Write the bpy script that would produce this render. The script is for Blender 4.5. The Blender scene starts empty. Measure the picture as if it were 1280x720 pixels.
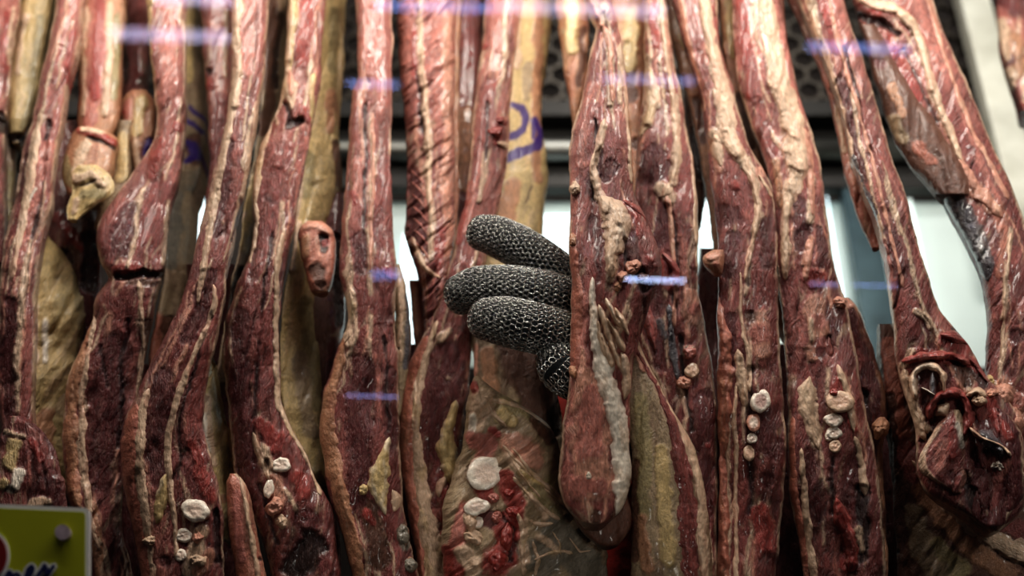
import bpy, math, random
import numpy as np
from mathutils import Vector

SC = bpy.context.scene
COL = SC.collection
W, H, F = 1280, 720, 1500.0
PITCH = math.radians(30)
CAM = np.array([0.0, 0.0, 1.25])
YM = 0.70                       # depth of the row of meat
YG = 0.47                       # depth of the display glass
cp, sp = math.cos(PITCH), math.sin(PITCH)

def P(px, py, y):
    """pixel (1280x720 frame) on the vertical plane at depth y -> world point(s)"""
    px = np.asarray(px, float); py = np.asarray(py, float)
    a = (px - W / 2) / F; b = (H / 2 - py) / F
    dy = cp - b * sp; dz = sp + b * cp
    t = y / dy
    return np.stack(np.broadcast_arrays(a * t, y + 0 * t, CAM[2] + dz * t), -1)

# ---------------------------------------------------------------- noise
_rs = np.random.RandomState(7)
_T = _rs.rand(256, 256)
def vnoise(x, y, s=0):
    x = np.asarray(x, float) + s * 17.31; y = np.asarray(y, float) + s * 41.77
    xi = np.floor(x).astype(int); yi = np.floor(y).astype(int)
    fx = x - xi; fy = y - yi
    fx = fx * fx * fx * (fx * (fx * 6 - 15) + 10); fy = fy * fy * fy * (fy * (fy * 6 - 15) + 10)
    a = _T[xi % 256, yi % 256]; b = _T[(xi + 1) % 256, yi % 256]
    c = _T[xi % 256, (yi + 1) % 256]; d = _T[(xi + 1) % 256, (yi + 1) % 256]
    return ((a * (1 - fx) + b * fx) * (1 - fy) + (c * (1 - fx) + d * fx) * fy) * 2 - 1
def fbm(x, y, s=0, o=3):
    x, y = np.asarray(x, float) * .82 + np.asarray(y, float) * .57, np.asarray(y, float) * .82 - np.asarray(x, float) * .57
    r = 0; A = 1.0; t = 0
    for k in range(o):
        r = r + A * vnoise(x, y, s + k * 3.7); t += A
        x, y = x * 1.62 + y * 1.22 + 3.1, y * 1.62 - x * 1.22 + 1.7; A *= .5
    return r / t
def ridge(x, y, s=0, o=3):
    r = 0; A = 1.0; t = 0
    for k in range(o):
        r = r + A * (1 - 2 * np.abs(vnoise(x, y, s + k * 5.1))); t += A
        x, y = x * 1.8 + y * 1.05 + 5.3, y * 1.8 - x * 1.05 + 2.9; A *= .5
    return r / t
def sstep(a, b, x):
    t = np.clip((x - a) / (b - a), 0, 1); return t * t * (3 - 2 * t)

# colour keys: linear albedo, wetness
PAL = dict(
    M=(.255, .064, .055), K=(.115, .021, .021), P=(.46, .165, .13), R=(.31, .045, .036),
    F=(.66, .46, .32), W=(.84, .74, .62), Y=(.58, .42, .20), S=(.44, .22, .125),
    O=(.32, .25, .125), G=(.20, .17, .13), V=(.035, .010, .16), B=(.13, .055, .035),
    C=(.045, .012, .012), H=(.60, .29, .205), T=(.42, .15, .10), D=(.03, .012, .010),  # C and D paint crease and gap shade into the colour
    N=(.36, .26, .16), U=(.09, .08, .09))
REL = dict(F=1.6, W=1.6, Y=1.4, S=.8, H=.9, P=.4, C=-3.5, R=.8, K=-.8, M=0, O=.3, G=0, V=0, B=-1,
           D=-3, T=.6, N=.5, U=.3)

# ---------------------------------------------------------------- materials
def nmat(name, rough=.4, coat=.25, bump=.5, bscale=420., fiber=0.0, sss=0.0, tint=.25, spec=.5, fleck=0.):
    m = bpy.data.materials.new(name); m.use_nodes = True
    n = m.node_tree.nodes; L = m.node_tree.links; n.clear()
    out = n.new('ShaderNodeOutputMaterial'); b = n.new('ShaderNodeBsdfPrincipled')
    L.new(b.outputs[0], out.inputs[0])
    at = n.new('ShaderNodeAttribute'); at.attribute_name = 'Col'
    tc = n.new('ShaderNodeTexCoord')
    mp = n.new('ShaderNodeMapping'); mp.inputs['Scale'].default_value = (1, 1, 1 - fiber * .7)
    L.new(tc.outputs['Object'], mp.inputs[0])
    n1 = n.new('ShaderNodeTexNoise'); n1.inputs['Scale'].default_value = bscale; n1.inputs['Detail'].default_value = 5
    n1.inputs['Roughness'].default_value = .62
    L.new(mp.outputs[0], n1.inputs['Vector'])
    n2 = n.new('ShaderNodeTexNoise'); n2.inputs['Scale'].default_value = bscale * .28; n2.inputs['Detail'].default_value = 6
    n2.inputs['Distortion'].default_value = 1.0
    L.new(mp.outputs[0], n2.inputs['Vector'])
    # colour variation
    mr = n.new('ShaderNodeMapRange'); mr.inputs[1].default_value = .3; mr.inputs[2].default_value = .7
    mr.inputs[3].default_value = 1 - tint; mr.inputs[4].default_value = 1 + tint
    L.new(n2.outputs[0], mr.inputs[0])
    mr2 = n.new('ShaderNodeMapRange'); mr2.inputs[1].default_value = .3; mr2.inputs[2].default_value = .7
    mr2.inputs[3].default_value = 1 - tint * .8; mr2.inputs[4].default_value = 1 + tint * .8
    L.new(n1.outputs[0], mr2.inputs[0])
    mu = n.new('ShaderNodeMath'); mu.operation = 'MULTIPLY'
    L.new(mr.outputs[0], mu.inputs[0]); L.new(mr2.outputs[0], mu.inputs[1])
    vm = n.new('ShaderNodeVectorMath'); vm.operation = 'SCALE'
    L.new(at.outputs['Color'], vm.inputs[0]); L.new(mu.outputs[0], vm.inputs['Scale'])
    src = vm.outputs[0]
    # fibre noise in the grain's own coordinates
    ga = n.new('ShaderNodeAttribute'); ga.attribute_name = 'Grain'
    gm_ = n.new('ShaderNodeMapping'); gm_.inputs['Scale'].default_value = (.42, .42 * (1 - fiber), .3)
    L.new(ga.outputs['Vector'], gm_.inputs[0])
    n3 = n.new('ShaderNodeTexNoise'); n3.inputs['Scale'].default_value = 1.0; n3.inputs['Detail'].default_value = 4
    n3.inputs['Roughness'].default_value = .6; L.new(gm_.outputs[0], n3.inputs['Vector'])
    ad = n.new('ShaderNodeMath'); ad.operation = 'MULTIPLY_ADD'; ad.inputs[1].default_value = .9
    L.new(n2.outputs[0], ad.inputs[0]); L.new(n1.outputs[0], ad.inputs[2])
    ad2 = n.new('ShaderNodeMath'); ad2.operation = 'MULTIPLY_ADD'; ad2.inputs[1].default_value = 1.7
    L.new(n3.outputs[0], ad2.inputs[0]); L.new(ad.outputs[0], ad2.inputs[2])
    bp = n.new('ShaderNodeBump'); bp.inputs['Strength'].default_value = bump; bp.inputs['Distance'].default_value = .0014
    L.new(ad2.outputs[0], bp.inputs['Height']); L.new(bp.outputs[0], b.inputs['Normal'])
    m3 = n.new('ShaderNodeMapRange'); m3.inputs[1].default_value = .35; m3.inputs[2].default_value = .68
    m3.inputs[3].default_value = 1 - tint * .7; m3.inputs[4].default_value = 1 + tint * .9
    L.new(n3.outputs[0], m3.inputs[0])
    if fleck:
        g2 = n.new('ShaderNodeMapping'); g2.inputs['Scale'].default_value = (.30, .075, .3); L.new(ga.outputs['Vector'], g2.inputs[0])
        n4 = n.new('ShaderNodeTexNoise'); n4.inputs['Scale'].default_value = 1.0; n4.inputs['Detail'].default_value = 6; n4.inputs['Roughness'].default_value = .7
        L.new(g2.outputs[0], n4.inputs['Vector'])
        fr = n.new('ShaderNodeMapRange'); fr.inputs[1].default_value = .56; fr.inputs[2].default_value = .70; fr.inputs[3].default_value = 0; fr.inputs[4].default_value = fleck
        L.new(n4.outputs[0], fr.inputs[0])
        mc = n.new('ShaderNodeMix'); mc.data_type = 'RGBA'; L.new(fr.outputs[0], mc.inputs[0]); L.new(src, mc.inputs[6]); mc.inputs[7].default_value = (.52, .27, .21, 1)
        src = mc.outputs[2]
    L.new(src, b.inputs['Base Color'])
    mu2 = n.new('ShaderNodeMath'); mu2.operation = 'MULTIPLY'
    L.new(mu.outputs[0], mu2.inputs[0]); L.new(m3.outputs[0], mu2.inputs[1]); L.new(mu2.outputs[0], vm.inputs['Scale'])
    rr = n.new('ShaderNodeMapRange'); rr.inputs[1].default_value = .35; rr.inputs[2].default_value = .65
    rr.inputs[3].default_value = max(.05, rough - .13); rr.inputs[4].default_value = rough + .15
    L.new(n2.outputs[0], rr.inputs[0]); L.new(rr.outputs[0], b.inputs['Roughness'])
    b.inputs['Coat Weight'].default_value = coat; b.inputs['Coat Roughness'].default_value = .14
    b.inputs['Specular IOR Level'].default_value = spec
    if sss: 
        b.inputs['Subsurface Weight'].default_value = sss
        b.inputs['Subsurface Radius'].default_value = (1, .35, .25); b.inputs['Subsurface Scale'].default_value = .004
    return m

MAT = {}
MAT['meat'] = nmat('raw_meat', .38, .38, .85, 1000., .86, tint=.30, fleck=.42)
MAT['fat'] = nmat('raw_fat', .45, .18, .55, 700., .75, tint=.16)
MAT['skin'] = nmat('rind_skin', .44, .18, .45, 800., .5, tint=.2)
MAT['bone'] = nmat('cut_bone', .36, .35, .3, 800., 0, tint=.13)
MAT['film'] = nmat('wet_membrane', .20, .8, .8, 260., .3, tint=.3)

def flat(name, col, rough=.5, metal=0., noise=.15, scale=60., bump=.0, emit=None, es=0.):
    m = bpy.data.materials.new(name); m.use_nodes = True
    n = m.node_tree.nodes; L = m.node_tree.links; b = n['Principled BSDF']
    tc = n.new('ShaderNodeTexCoord'); t = n.new('ShaderNodeTexNoise')
    t.inputs['Scale'].default_value = scale; t.inputs['Detail'].default_value = 5
    L.new(tc.outputs['Object'], t.inputs['Vector'])
    r = n.new('ShaderNodeValToRGB')
    r.color_ramp.elements[0].position = .3; r.color_ramp.elements[1].position = .7
    r.color_ramp.elements[0].color = tuple(c * (1 - noise) for c in col) + (1,)
    r.color_ramp.elements[1].color = tuple(min(1, c * (1 + noise)) for c in col) + (1,)
    L.new(t.outputs[0], r.inputs[0]); L.new(r.outputs[0], b.inputs['Base Color'])
    b.inputs['Roughness'].default_value = rough; b.inputs['Metallic'].default_value = metal
    if bump:
        bp = n.new('ShaderNodeBump'); bp.inputs['Strength'].default_value = bump; bp.inputs['Distance'].default_value = .002
        L.new(t.outputs[0], bp.inputs['Height']); L.new(bp.outputs[0], b.inputs['Normal'])
    if emit:
        b.inputs['Emission Color'].default_value = tuple(emit) + (1,); b.inputs['Emission Strength'].default_value = es
    return m

# ---------------------------------------------------------------- mesh plumbing
def mesh_obj(name, verts, faces, mat, parent=None, col=None, smooth=True, grain=None):
    verts = np.asarray(verts, float)
    me = bpy.data.meshes.new(name)
    org = np.zeros(3)
    if parent is None:
        lo = verts.min(0); hi = verts.max(0); org = np.array([(lo[0] + hi[0]) / 2, (lo[1] + hi[1]) / 2, lo[2]])
    else:
        org = np.array(parent.get('_o', (0, 0, 0)))
    me.from_pydata((verts - org).tolist(), [], faces if isinstance(faces, list) else faces.tolist())
    me.validate()
    if col is not None:
        a = me.color_attributes.new('Col', 'FLOAT_COLOR', 'POINT')
        c = np.ones((len(verts), 4)); c[:, :3] = col
        a.data.foreach_set('color', c.ravel())
        g = me.attributes.new('Grain', 'FLOAT_VECTOR', 'POINT')
        if grain is None: grain = np.asarray(verts) * 1900
        g.data.foreach_set('vector', np.ascontiguousarray(grain, dtype=float).ravel())
    if smooth: me.polygons.foreach_set('use_smooth', [True] * len(me.polygons))
    me.materials.append(mat); me.update()
    o = bpy.data.objects.new(name, me); COL.objects.link(o)
    o.location = org if parent is None else (0, 0, 0)
    if parent is not None:
        o.parent = parent
        o['_o'] = list(org)
    else: o['_o'] = list(org)
    return o

def tag(o, label=None, cat=None, group=None, kind=None):
    if label: o['label'] = label
    if cat: o['category'] = cat
    if group: o['group'] = group
    if kind: o['kind'] = kind
    return o

def grid_faces(nr, nc, wrap=False, off=0):
    i = np.arange(nr - 1)[:, None]; j = np.arange(nc if wrap else nc - 1)[None, :]
    a = i * nc + j; b = i * nc + (j + 1) % nc
    return (np.stack([a, b, b + nc, a + nc], -1).reshape(-1, 4) + off)

def pts(s):
    """'y L R; y L R' -> array"""
    return np.array([[float(v) for v in r.split()] for r in s.split(';') if r.strip()])

def seg_dist(px, py, line):
    """distance of every point to a polyline of (x,y,w); returns dist, width at the nearest point, signed side, arclen"""
    best = np.full(px.shape, 1e9); bw = np.ones(px.shape); 
    for (x0, y0, w0), (x1, y1, w1) in zip(line[:-1], line[1:]):
        dx, dy = x1 - x0, y1 - y0; L2 = dx * dx + dy * dy + 1e-9
        t = np.clip(((px - x0) * dx + (py - y0) * dy) / L2, 0, 1)
        d = np.hypot(px - x0 - t * dx, py - y0 - t * dy)
        m = d < best
        best = np.where(m, d, best); bw = np.where(m, w0 + t * (w1 - w0), bw)
    return best, bw

def strokes_of(txt):
    """'F 10,20,4 30,40,5 | ...' -> list of (key, line)"""
    r = []
    for s in txt.replace('\n', ' ').split('|'):
        p = s.split()
        if not p: continue
        line = [tuple(float(v) for v in q.split(',')) for q in p[1:]]
        if len(line) == 1: line = line + [(line[0][0], line[0][1] + .5, line[0][2])]
        r.append((p[0], line))
    return r

MM = .001
_seed = [10]
class Slab:
    """one closed organic body: outline traced per height, bulged front, tapering back"""
    def __init__(s, name, outline, y=0., tf=13, tb=24, base='M', paint='', rim=None, parent=None,
                 mat='meat', lump=1.0, fiber=0.0, fdir=90, rag=1.6, step=1.9, tone=True, pw=3.4, label=None,
                 cat='meat', lean=None, backtaper=.35, seed=None, mix=None, extra='', slant=0):
        _seed[0] += 1; s.seed = seed or _seed[0]; sd = s.seed
        o = pts(outline); s.y = y; s.tf = tf * MM; s.tb = tb * MM
        py = np.arange(o[0, 0], o[-1, 0] + .1, step)
        Lx = np.interp(py, o[:, 0], o[:, 1]); Rx = np.interp(py, o[:, 0], o[:, 2])
        k = np.exp(-.5 * (np.arange(-9, 10) / 3.6) ** 2); k /= k.sum()
        sm = lambda a: np.convolve(np.pad(a, 9, mode='reflect', reflect_type='odd'), k, 'valid')
        Lx, Rx = sm(Lx), sm(Rx)
        Lx = Lx + rag * (fbm(py / 26, 0 * py, sd, 4) * 1.6); Rx = Rx + rag * (fbm(py / 26, 0 * py + 9, sd + 1, 4) * 1.6)
        # round the closed ends that lie in the picture
        Rx = np.maximum(Rx, Lx + 2)
        s.py, s.L, s.R = py, Lx, Rx
        s.slant = slant * MM
        s.lean = lean or (lambda q: np.clip(np.asarray(q, float) - 330, 0, 460) * .00010)
        s.pw = pw; s.lump = lump; s.fiber = fiber; s.fdir = math.radians(fdir)
        s.base = base; s.rim = rim; s.tone = tone; s.mix = mix
        s.strokes = strokes_of(paint)
        if base == 'M' and tone and (Rx - Lx).mean() > 40:      # thin pale seams wandering with the grain
            rg_ = random.Random(sd)
            extra_ = []
            for k_ in range(int((o[-1, 0] - o[0, 0]) / 48)):
                u_ = rg_.uniform(-.8, .8); ya = rg_.uniform(o[0, 0], o[-1, 0] - 60); ln = []
                wv = rg_.uniform(.9, 2.6)
                for q_ in range(6):
                    yy = ya + q_ * rg_.uniform(12, 24)
                    l_, r_ = np.interp(yy, py, Lx), np.interp(yy, py, Rx)
                    ln.append(((l_ + r_) / 2 + u_ * (r_ - l_) / 2, yy, wv * (1 if 0 < q_ < 5 else .4)))
                    u_ = max(-.9, min(.9, u_ + rg_.uniform(-.14, .14)))
                    ya = ln[-1][1] - q_ * 0
                    if q_: ya = yy - q_ * 14
                extra_.append((rg_.choice('FFHHFP'), sorted(ln, key=lambda v: v[1])))
            s.strokes = extra_ + s.strokes
        nf = int(max(14, (Rx - Lx).max() / step)); t = np.linspace(-1, 1, nf)
        u = np.sin(t * math.pi / 2 * .86) / math.sin(math.pi / 2 * .86)
        U, PY = np.meshgrid(u, py)
        c = (Lx + Rx) / 2; h = (Rx - Lx) / 2
        PX = c[:, None] + U * h[:, None]
        # end roundness: thickness shrinks where the outline closes
        thick = np.minimum(1, (h / 16.0)) ** .6
        s.thick = thick
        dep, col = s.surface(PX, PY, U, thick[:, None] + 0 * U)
        front = P(PX, PY, 1.0) * 0
        Yd = YM + y + s.lean(PY) + dep
        front = P(PX, PY, Yd)
        rimY = YM + y + s.lean(py)
        # back
        nb = 11; tb_ = np.linspace(math.pi / 2, -math.pi / 2, nb + 2)[1:-1]
        ub = np.sin(tb_); db = np.cos(tb_)
        UB, PYB = np.meshgrid(ub, py)
        bx = c[:, None] + UB * h[:, None] * (1 - backtaper * db[None, :] * .5)
        ctr = P(bx, PYB, rimY[:, None] + 0 * UB)
        bn = fbm(bx / 30, PYB / 30, sd + 20, 3) * 2.2 * MM
        ctr[..., 1] += s.slant * (UB + 1) / 2 + s.tb * db[None, :] * thick[:, None] + bn * db[None, :]
        V = np.concatenate([front, ctr], 1)
        bcol = np.broadcast_to(np.array(PAL['M'] if mat == 'meat' else PAL[base]) * .8, ctr.shape)
        # back colour: blend from the edge colour
        e1 = col[:, -1:, :]; e0 = col[:, :1, :]
        mixu = ((UB + 1) / 2)[..., None]
        bcol = .75 * (e1 * mixu + e0 * (1 - mixu)) + .25 * bcol
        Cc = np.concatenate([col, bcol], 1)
        nr, nc = V.shape[:2]
        verts = V.reshape(-1, 3); cols = Cc.reshape(-1, 3)
        ca, sa = math.cos(s.fdir), math.sin(s.fdir)
        gx = np.concatenate([PX, bx + 60], 1); gy = np.concatenate([PY, PYB], 1)
        wgx = gx + fbm(gx / 30, gy / 30, s.seed + 80, 2) * 7; wgy = gy + fbm(gx / 30, gy / 30, s.seed + 81, 2) * 7
        gr = np.stack([wgx * sa + wgy * ca, wgx * ca - wgy * sa, 0 * gx + s.seed * 7], -1).reshape(-1, 3)
        gr = np.vstack([gr, gr[:1], gr[-1:]])
        f = grid_faces(nr, nc, True)
        top = verts[:nc].mean(0); bot = verts[-nc:].mean(0)
        verts = np.vstack([verts, top, bot]); cols = np.vstack([cols, cols[:nc].mean(0), cols[-nc:].mean(0)])
        a = np.arange(nc); b = (a + 1) % nc
        fl = f[:, ::-1].tolist()
        fl += [[int(nr * nc), int(x), int(z)] for x, z in zip(a, b)]
        fl += [[int(nr * nc + 1), int((nr - 1) * nc + z), int((nr - 1) * nc + x)] for x, z in zip(a, b)]
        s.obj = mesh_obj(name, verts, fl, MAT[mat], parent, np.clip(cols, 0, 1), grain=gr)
        if label: tag(s.obj, label, None if parent is not None else cat)

    def ufrom(s, px, py):
        L = np.interp(py, s.py, s.L); R = np.interp(py, s.py, s.R)
        return np.clip((px - (L + R) / 2) / ((R - L) / 2), -1, 1), np.interp(py, s.py, s.thick)

    def depth_at(s, px, py):
        u, th = s.ufrom(px, py)
        d, _ = s.surface(px, py, u, th, False)
        return YM + s.y + s.lean(py) + d

    def surface(s, px, py, u, th, want_col=True):
        sd = s.seed
        prof = (1 - np.abs(u) ** s.pw) ** .5
        wx = px + fbm(px / 40, py / 40, sd + 2, 2) * 4; wy = py + fbm(px / 40, py / 40, sd + 3, 2) * 6
        wx = wx + fbm(px / 9, py / 9, sd + 4, 2) * 1.4; wy = wy + fbm(px / 9, py / 9, sd + 5, 2) * 1.4
        ca, sa = math.cos(s.fdir), math.sin(s.fdir)
        al = wx * ca - wy * sa; ac = wx * sa + wy * ca      # along / across the grain
        lump = fbm(wx / 60, wy / 120, sd, 2) * 4.6 + fbm(ac / 15, al / 60, sd + 1, 2) * 1.5
        rg = ridge(ac / 20, al / 130, sd + 6, 2)
        lump = lump + sstep(.35, .98, rg) * (1.5 + 1.5 * s.fiber) + sstep(.8, 1, ridge(wx / 26, wy / 30, sd + 8, 2)) * .5
        fine = fbm(ac / 2.6, al / 14, sd + 9, 2) * .28
        if s.fiber: fine = fine + sstep(.2, .9, ridge(ac / 9, al / 60, sd + 70, 2)) * 2.6 * s.fiber
        disp = (lump * s.lump + fine) * MM * np.clip(prof * 1.6, 0, 1)
        base = np.array(PAL[s.base])
        col = None
        if want_col:
            col = np.broadcast_to(base, px.shape + (3,)).copy()
            if s.base in 'MKPR' and s.tone:  # pinker top, darker foot: meat tone with some top-down light painted in
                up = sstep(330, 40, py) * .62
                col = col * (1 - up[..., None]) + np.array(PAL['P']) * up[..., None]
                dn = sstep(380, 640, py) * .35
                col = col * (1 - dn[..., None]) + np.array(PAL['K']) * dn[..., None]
                q = sstep(.05, .45, fbm(wx / 26, wy / 60, sd + 11, 3)) * .42
                col = col * (1 - q[..., None]) + np.array(PAL['P']) * q[..., None]
                q = sstep(.0, .5, fbm(wx / 30, wy / 50, sd + 12, 3)) * .5
                col = col * (1 - q[..., None]) + np.array(PAL['K']) * q[..., None]
                # shade painted into crevices between the fibre bundles, thin pale seams on ridges
                q = sstep(.25, .95, rg) * .5
                col = col * (1 - q[..., None] * .8)
                v = ridge(ac / 17, al / 70, sd + 14, 2)
                q = sstep(.66, .93, v) * .62
                col = col * (1 - q[..., None]) + np.array(PAL['F']) * .8 * q[..., None]
                q = sstep(.35, .8, fbm(px / 2.2, py / 3.2, sd + 15, 2)) * .22
                col = col * (1 - q[..., None]) + np.array(PAL['P']) * q[..., None]
            elif s.base in 'YFSONTHW':
                q = sstep(.0, .5, fbm(ac / 16, al / 50, sd + 11, 4)) * .5
                alt = dict(Y='O', F='H', S='T', O='B', N='B', T='B', H='P', W='F').get(s.base)
                col = col * (1 - q[..., None]) + np.array(PAL[alt]) * q[..., None]
                q = sstep(.1, .6, fbm(ac / 7, al / 40, sd + 13, 3)) * .35
                col = col * (1 - q[..., None]) + np.array(PAL['F']) * q[..., None]
        # rims of fat along the outline
        hw = 1.0
        if s.rim:
            Lq = np.interp(py, s.py, s.L); Rq = np.interp(py, s.py, s.R)
            for side, kk, ww in s.rim:
                d = (px - Lq) if side == 'L' else (Rq - px)
                w = ww * (1 + .55 * fbm(py / 22, py * 0, sd + 30 + (side == 'L'), 3)) + .8 * fbm(px / 5, py / 5, sd + 33, 2)
                q = sstep(w + 1.5, w - 1.5, d) * .92 * (.25 + .75 * sstep(-.3, .1, fbm(py / 34, py * 0 + 3, sd + 36 + (side == 'L'), 2)))
                disp = disp - q * REL[kk] * MM * .7
                if want_col:
                    cc = np.array(PAL[kk]) * (1 + .18 * fbm(px / 8, py / 14, sd + 34, 2)[..., None])
                    col = col * (1 - q[..., None]) + cc * q[..., None]
        for n_, (kk, line) in enumerate(s.strokes):
            mxw = max(w for _, _, w in line) + 14
            xs = [a for a, _, _ in line]; ys = [b for _, b, _ in line]
            m = (px > min(xs) - mxw) & (px < max(xs) + mxw) & (py > min(ys) - mxw) & (py < max(ys) + mxw)
            if not m.any(): continue
            qx, qy = wx[m], wy[m]
            d, w = seg_dist(qx, qy, line)
            w = w * (1 + .45 * fbm(qx / 12, qy / 12, sd + 40 + n_, 3))
            soft = np.maximum(1.3, w * .22)
            q = sstep(w + soft, np.maximum(w - soft, 0) - .01, d) * .95
            disp[m] = disp[m] - q * REL[kk] * MM * np.minimum(1, w / 5)
            if want_col:
                cc = np.array(PAL[kk]) * (1 + .22 * fbm(qx / 7, qy / 7, sd + 60 + n_, 3)[..., None])
                col[m] = col[m] * (1 - q[..., None]) + cc * q[..., None]
        dep = -s.tf * prof * th + disp * th + s.slant * (u + 1) / 2
        return dep, col

    def ribbon(s, name, line, key='F', hgt=2.2, mat='fat', step=1.9, wob=1.0, label=None, alt=None):
        """raised band of tissue lying on this slab along a polyline (x,y,halfwidth)"""
        _seed[0] += 1; sd = _seed[0]
        if isinstance(line, str): line = strokes_of('F ' + line)[0][1]
        l = np.array(line, float)
        l[:, 2] *= 1.38 if name == 'fat_strip' else 1.2
        dd = np.r_[0, np.cumsum(np.hypot(np.diff(l[:, 0]), np.diff(l[:, 1])))]
        n = max(6, int(dd[-1] / step)); q = np.linspace(0, dd[-1], n)
        x = np.interp(q, dd, l[:, 0]); y = np.interp(q, dd, l[:, 1]); w = np.interp(q, dd, l[:, 2])
        if n > 24:
            k = np.exp(-.5 * (np.arange(-9, 10) / 4.) ** 2); k /= k.sum()
            sm = lambda a: np.convolve(np.pad(a, 9, mode='reflect', reflect_type='odd'), k, 'valid')
            x, y, w = sm(x), sm(y), sm(w)
        x = x + wob * 2.0 * fbm(q / 24, q * 0, sd, 3)
        tx, ty = np.gradient(x), np.gradient(y); tl = np.hypot(tx, ty) + 1e-9; nx, ny = -ty / tl, tx / tl
        w = np.maximum(.6, w * (1 + .5 * fbm(q / 20, q * 0 + 5, sd + 1, 3)))
        endr = np.minimum(1, np.minimum(q, dd[-1] - q) / (w * 1.2 + 1)) ** .5
        w = w * np.maximum(endr, .05)
        m = max(7, int(w.max() * 2 / step)); t = np.linspace(-1, 1, m)
        ea = .07 if mat == 'skin' else .36
        wl = w * (1 + ea * fbm(q / 11, q * 0 + 2, sd + 11, 3)); wr = w * (1 + ea * fbm(q / 11, q * 0 + 8, sd + 12, 3))
        tt = t[None, :] * np.where(t[None, :] < 0, wl[:, None], wr[:, None])
        X = x[:, None] + nx[:, None] * tt; Y = y[:, None] + ny[:, None] * tt
        X = np.clip(X, np.interp(Y, s.py, s.L) + .6, np.interp(Y, s.py, s.R) - .6)
        D = s.depth_at(X, Y)
        lens = (1 - np.abs(t) ** 2.2)[None, :]; hgt = hgt * (.62 if hgt < 3.2 else 1)
        lum = 1 + .35 * fbm(X / 9, Y / 13, sd + 3, 3)
        D = D - (hgt * MM * lens * lum * np.maximum(.2, endr[:, None])) + (1 - lens) * 1.0 * MM
        D = D + fbm(X / 3, Y / 4, sd + 4, 2) * .35 * MM
        Vf = P(X, Y, D); Vb = P(X, Y, D + (3.2 * MM))
        V = np.concatenate([Vf, Vb[:, ::-1]], 1)
        c = np.array(PAL[key]) * (1 + .2 * fbm(X / 7, Y / 18, sd + 5, 3)[..., None])
        aq = sstep(.05, .55, fbm(X / 10, Y / 24, sd + 6, 3)) * .45
        c = c * (1 - aq[..., None]) + np.array(PAL[alt or 'H']) * aq[..., None]
        eq = (np.abs(t) ** 4 * .55)[None, :, None]; c = c * (1 - eq) + np.array(PAL['P']) * .8 * eq
        Cc = np.concatenate([c, c[:, ::-1]], 1)
        gr = np.stack([np.concatenate([w[:, None] * t, w[:, None] * t + 30], 1), np.repeat(q[:, None], 2 * m, 1), np.full((n, 2 * m), sd * 5.)], -1)
        nr, nc = V.shape[:2]
        f = grid_faces(nr, nc, True)[:, ::-1].tolist()
        f += [list(range(nc)), [int((nr - 1) * nc + j) for j in range(nc)][::-1]]
        o = mesh_obj(name, V.reshape(-1, 3), f, MAT[mat], s.obj, np.clip(Cc.reshape(-1, 3), 0, 1), grain=gr.reshape(-1, 3))
        if label: o['label'] = label
        return o

    def blob(s, name, x, y, rx, ry, key='W', hgt=5, mat='bone', rot=0, core=None, rough=.14, sink=.35, label=None):
        """cut bone end / knob seated in the face"""
        _seed[0] += 1; sd = _seed[0]
        bone = name == 'bone'
        if bone: rx, ry, hgt = rx * 1.15, ry * 1.15, hgt * .55; core = core or 'H'
        n, m = 28, 40
        th = np.linspace(0.02, math.pi - .02, n)[:, None]; ph = np.linspace(0, 2 * math.pi, m, endpoint=False)[None, :]
        r_ = np.sin(th) ** .75; zx = np.cos(th) + 0 * ph
        ex = r_ * np.cos(ph); ey = r_ * np.sin(ph)
        nn = 1 + (.22 if bone else .45) * fbm(ex * 1.3 + 3, ey * 1.3 + zx, sd, 4)
        ex, ey = ex * nn, ey * nn
        c, q = math.cos(math.radians(rot)), math.sin(math.radians(rot))
        X = x + rx * ex * c - ry * ey * q; Y = y + rx * ex * q + ry * ey * c
        d0 = float(np.min(s.depth_at(np.array([x, x - rx * .5, x + rx * .5, x, x]), np.array([y, y, y, y - ry * .5, y + ry * .5]))))
        hh = hgt * MM
        zz = np.sign(zx) * np.abs(zx) ** (.55 if bone else 1.0)
        rr = np.hypot(ex, ey)
        dimple = np.where(zx > 0, sstep(.75, .3, rr) * .12, 0) if core else 0
        D = d0 + hh * (sink + .15) - hh * (zz - dimple) * (1 + (.22 if bone else .4) * fbm(ex * 2.2, ey * 2.2, sd + 1, 3))
        V = P(X, Y, D)
        col = np.array(PAL[key]) * (1 + .15 * fbm(ex * 4, ey * 4, sd + 2, 3)[..., None])
        if core:
            qq = (sstep(.78, .4, rr) * (.35 if core == 'H' else .7))[..., None]; col = col * (1 - qq) + np.array(PAL[core]) * qq
        qq = (sstep(.55, .95, fbm(ex * 3 + 7, ey * 3, sd + 3, 3)) * .5 + sstep(.45, .0, zx) * .7)[..., None]
        col = col * (1 - qq) + np.array(PAL['H']) * qq
        top, bot = V[0].mean(0), V[-1].mean(0)
        verts = np.vstack([V.reshape(-1, 3), top, bot]); cols = np.vstack([col.reshape(-1, 3), col[0].mean(0), col[-1].mean(0)])
        f = grid_faces(n, m, True).tolist()
        f += [[n * m, (j + 1) % m, j] for j in range(m)] + [[n * m + 1, (n - 1) * m + j, (n - 1) * m + (j + 1) % m] for j in range(m)]
        o = mesh_obj(name, verts, f, MAT[mat], s.obj, np.clip(cols, 0, 1))
        if label: o['label'] = label
        return o

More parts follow.
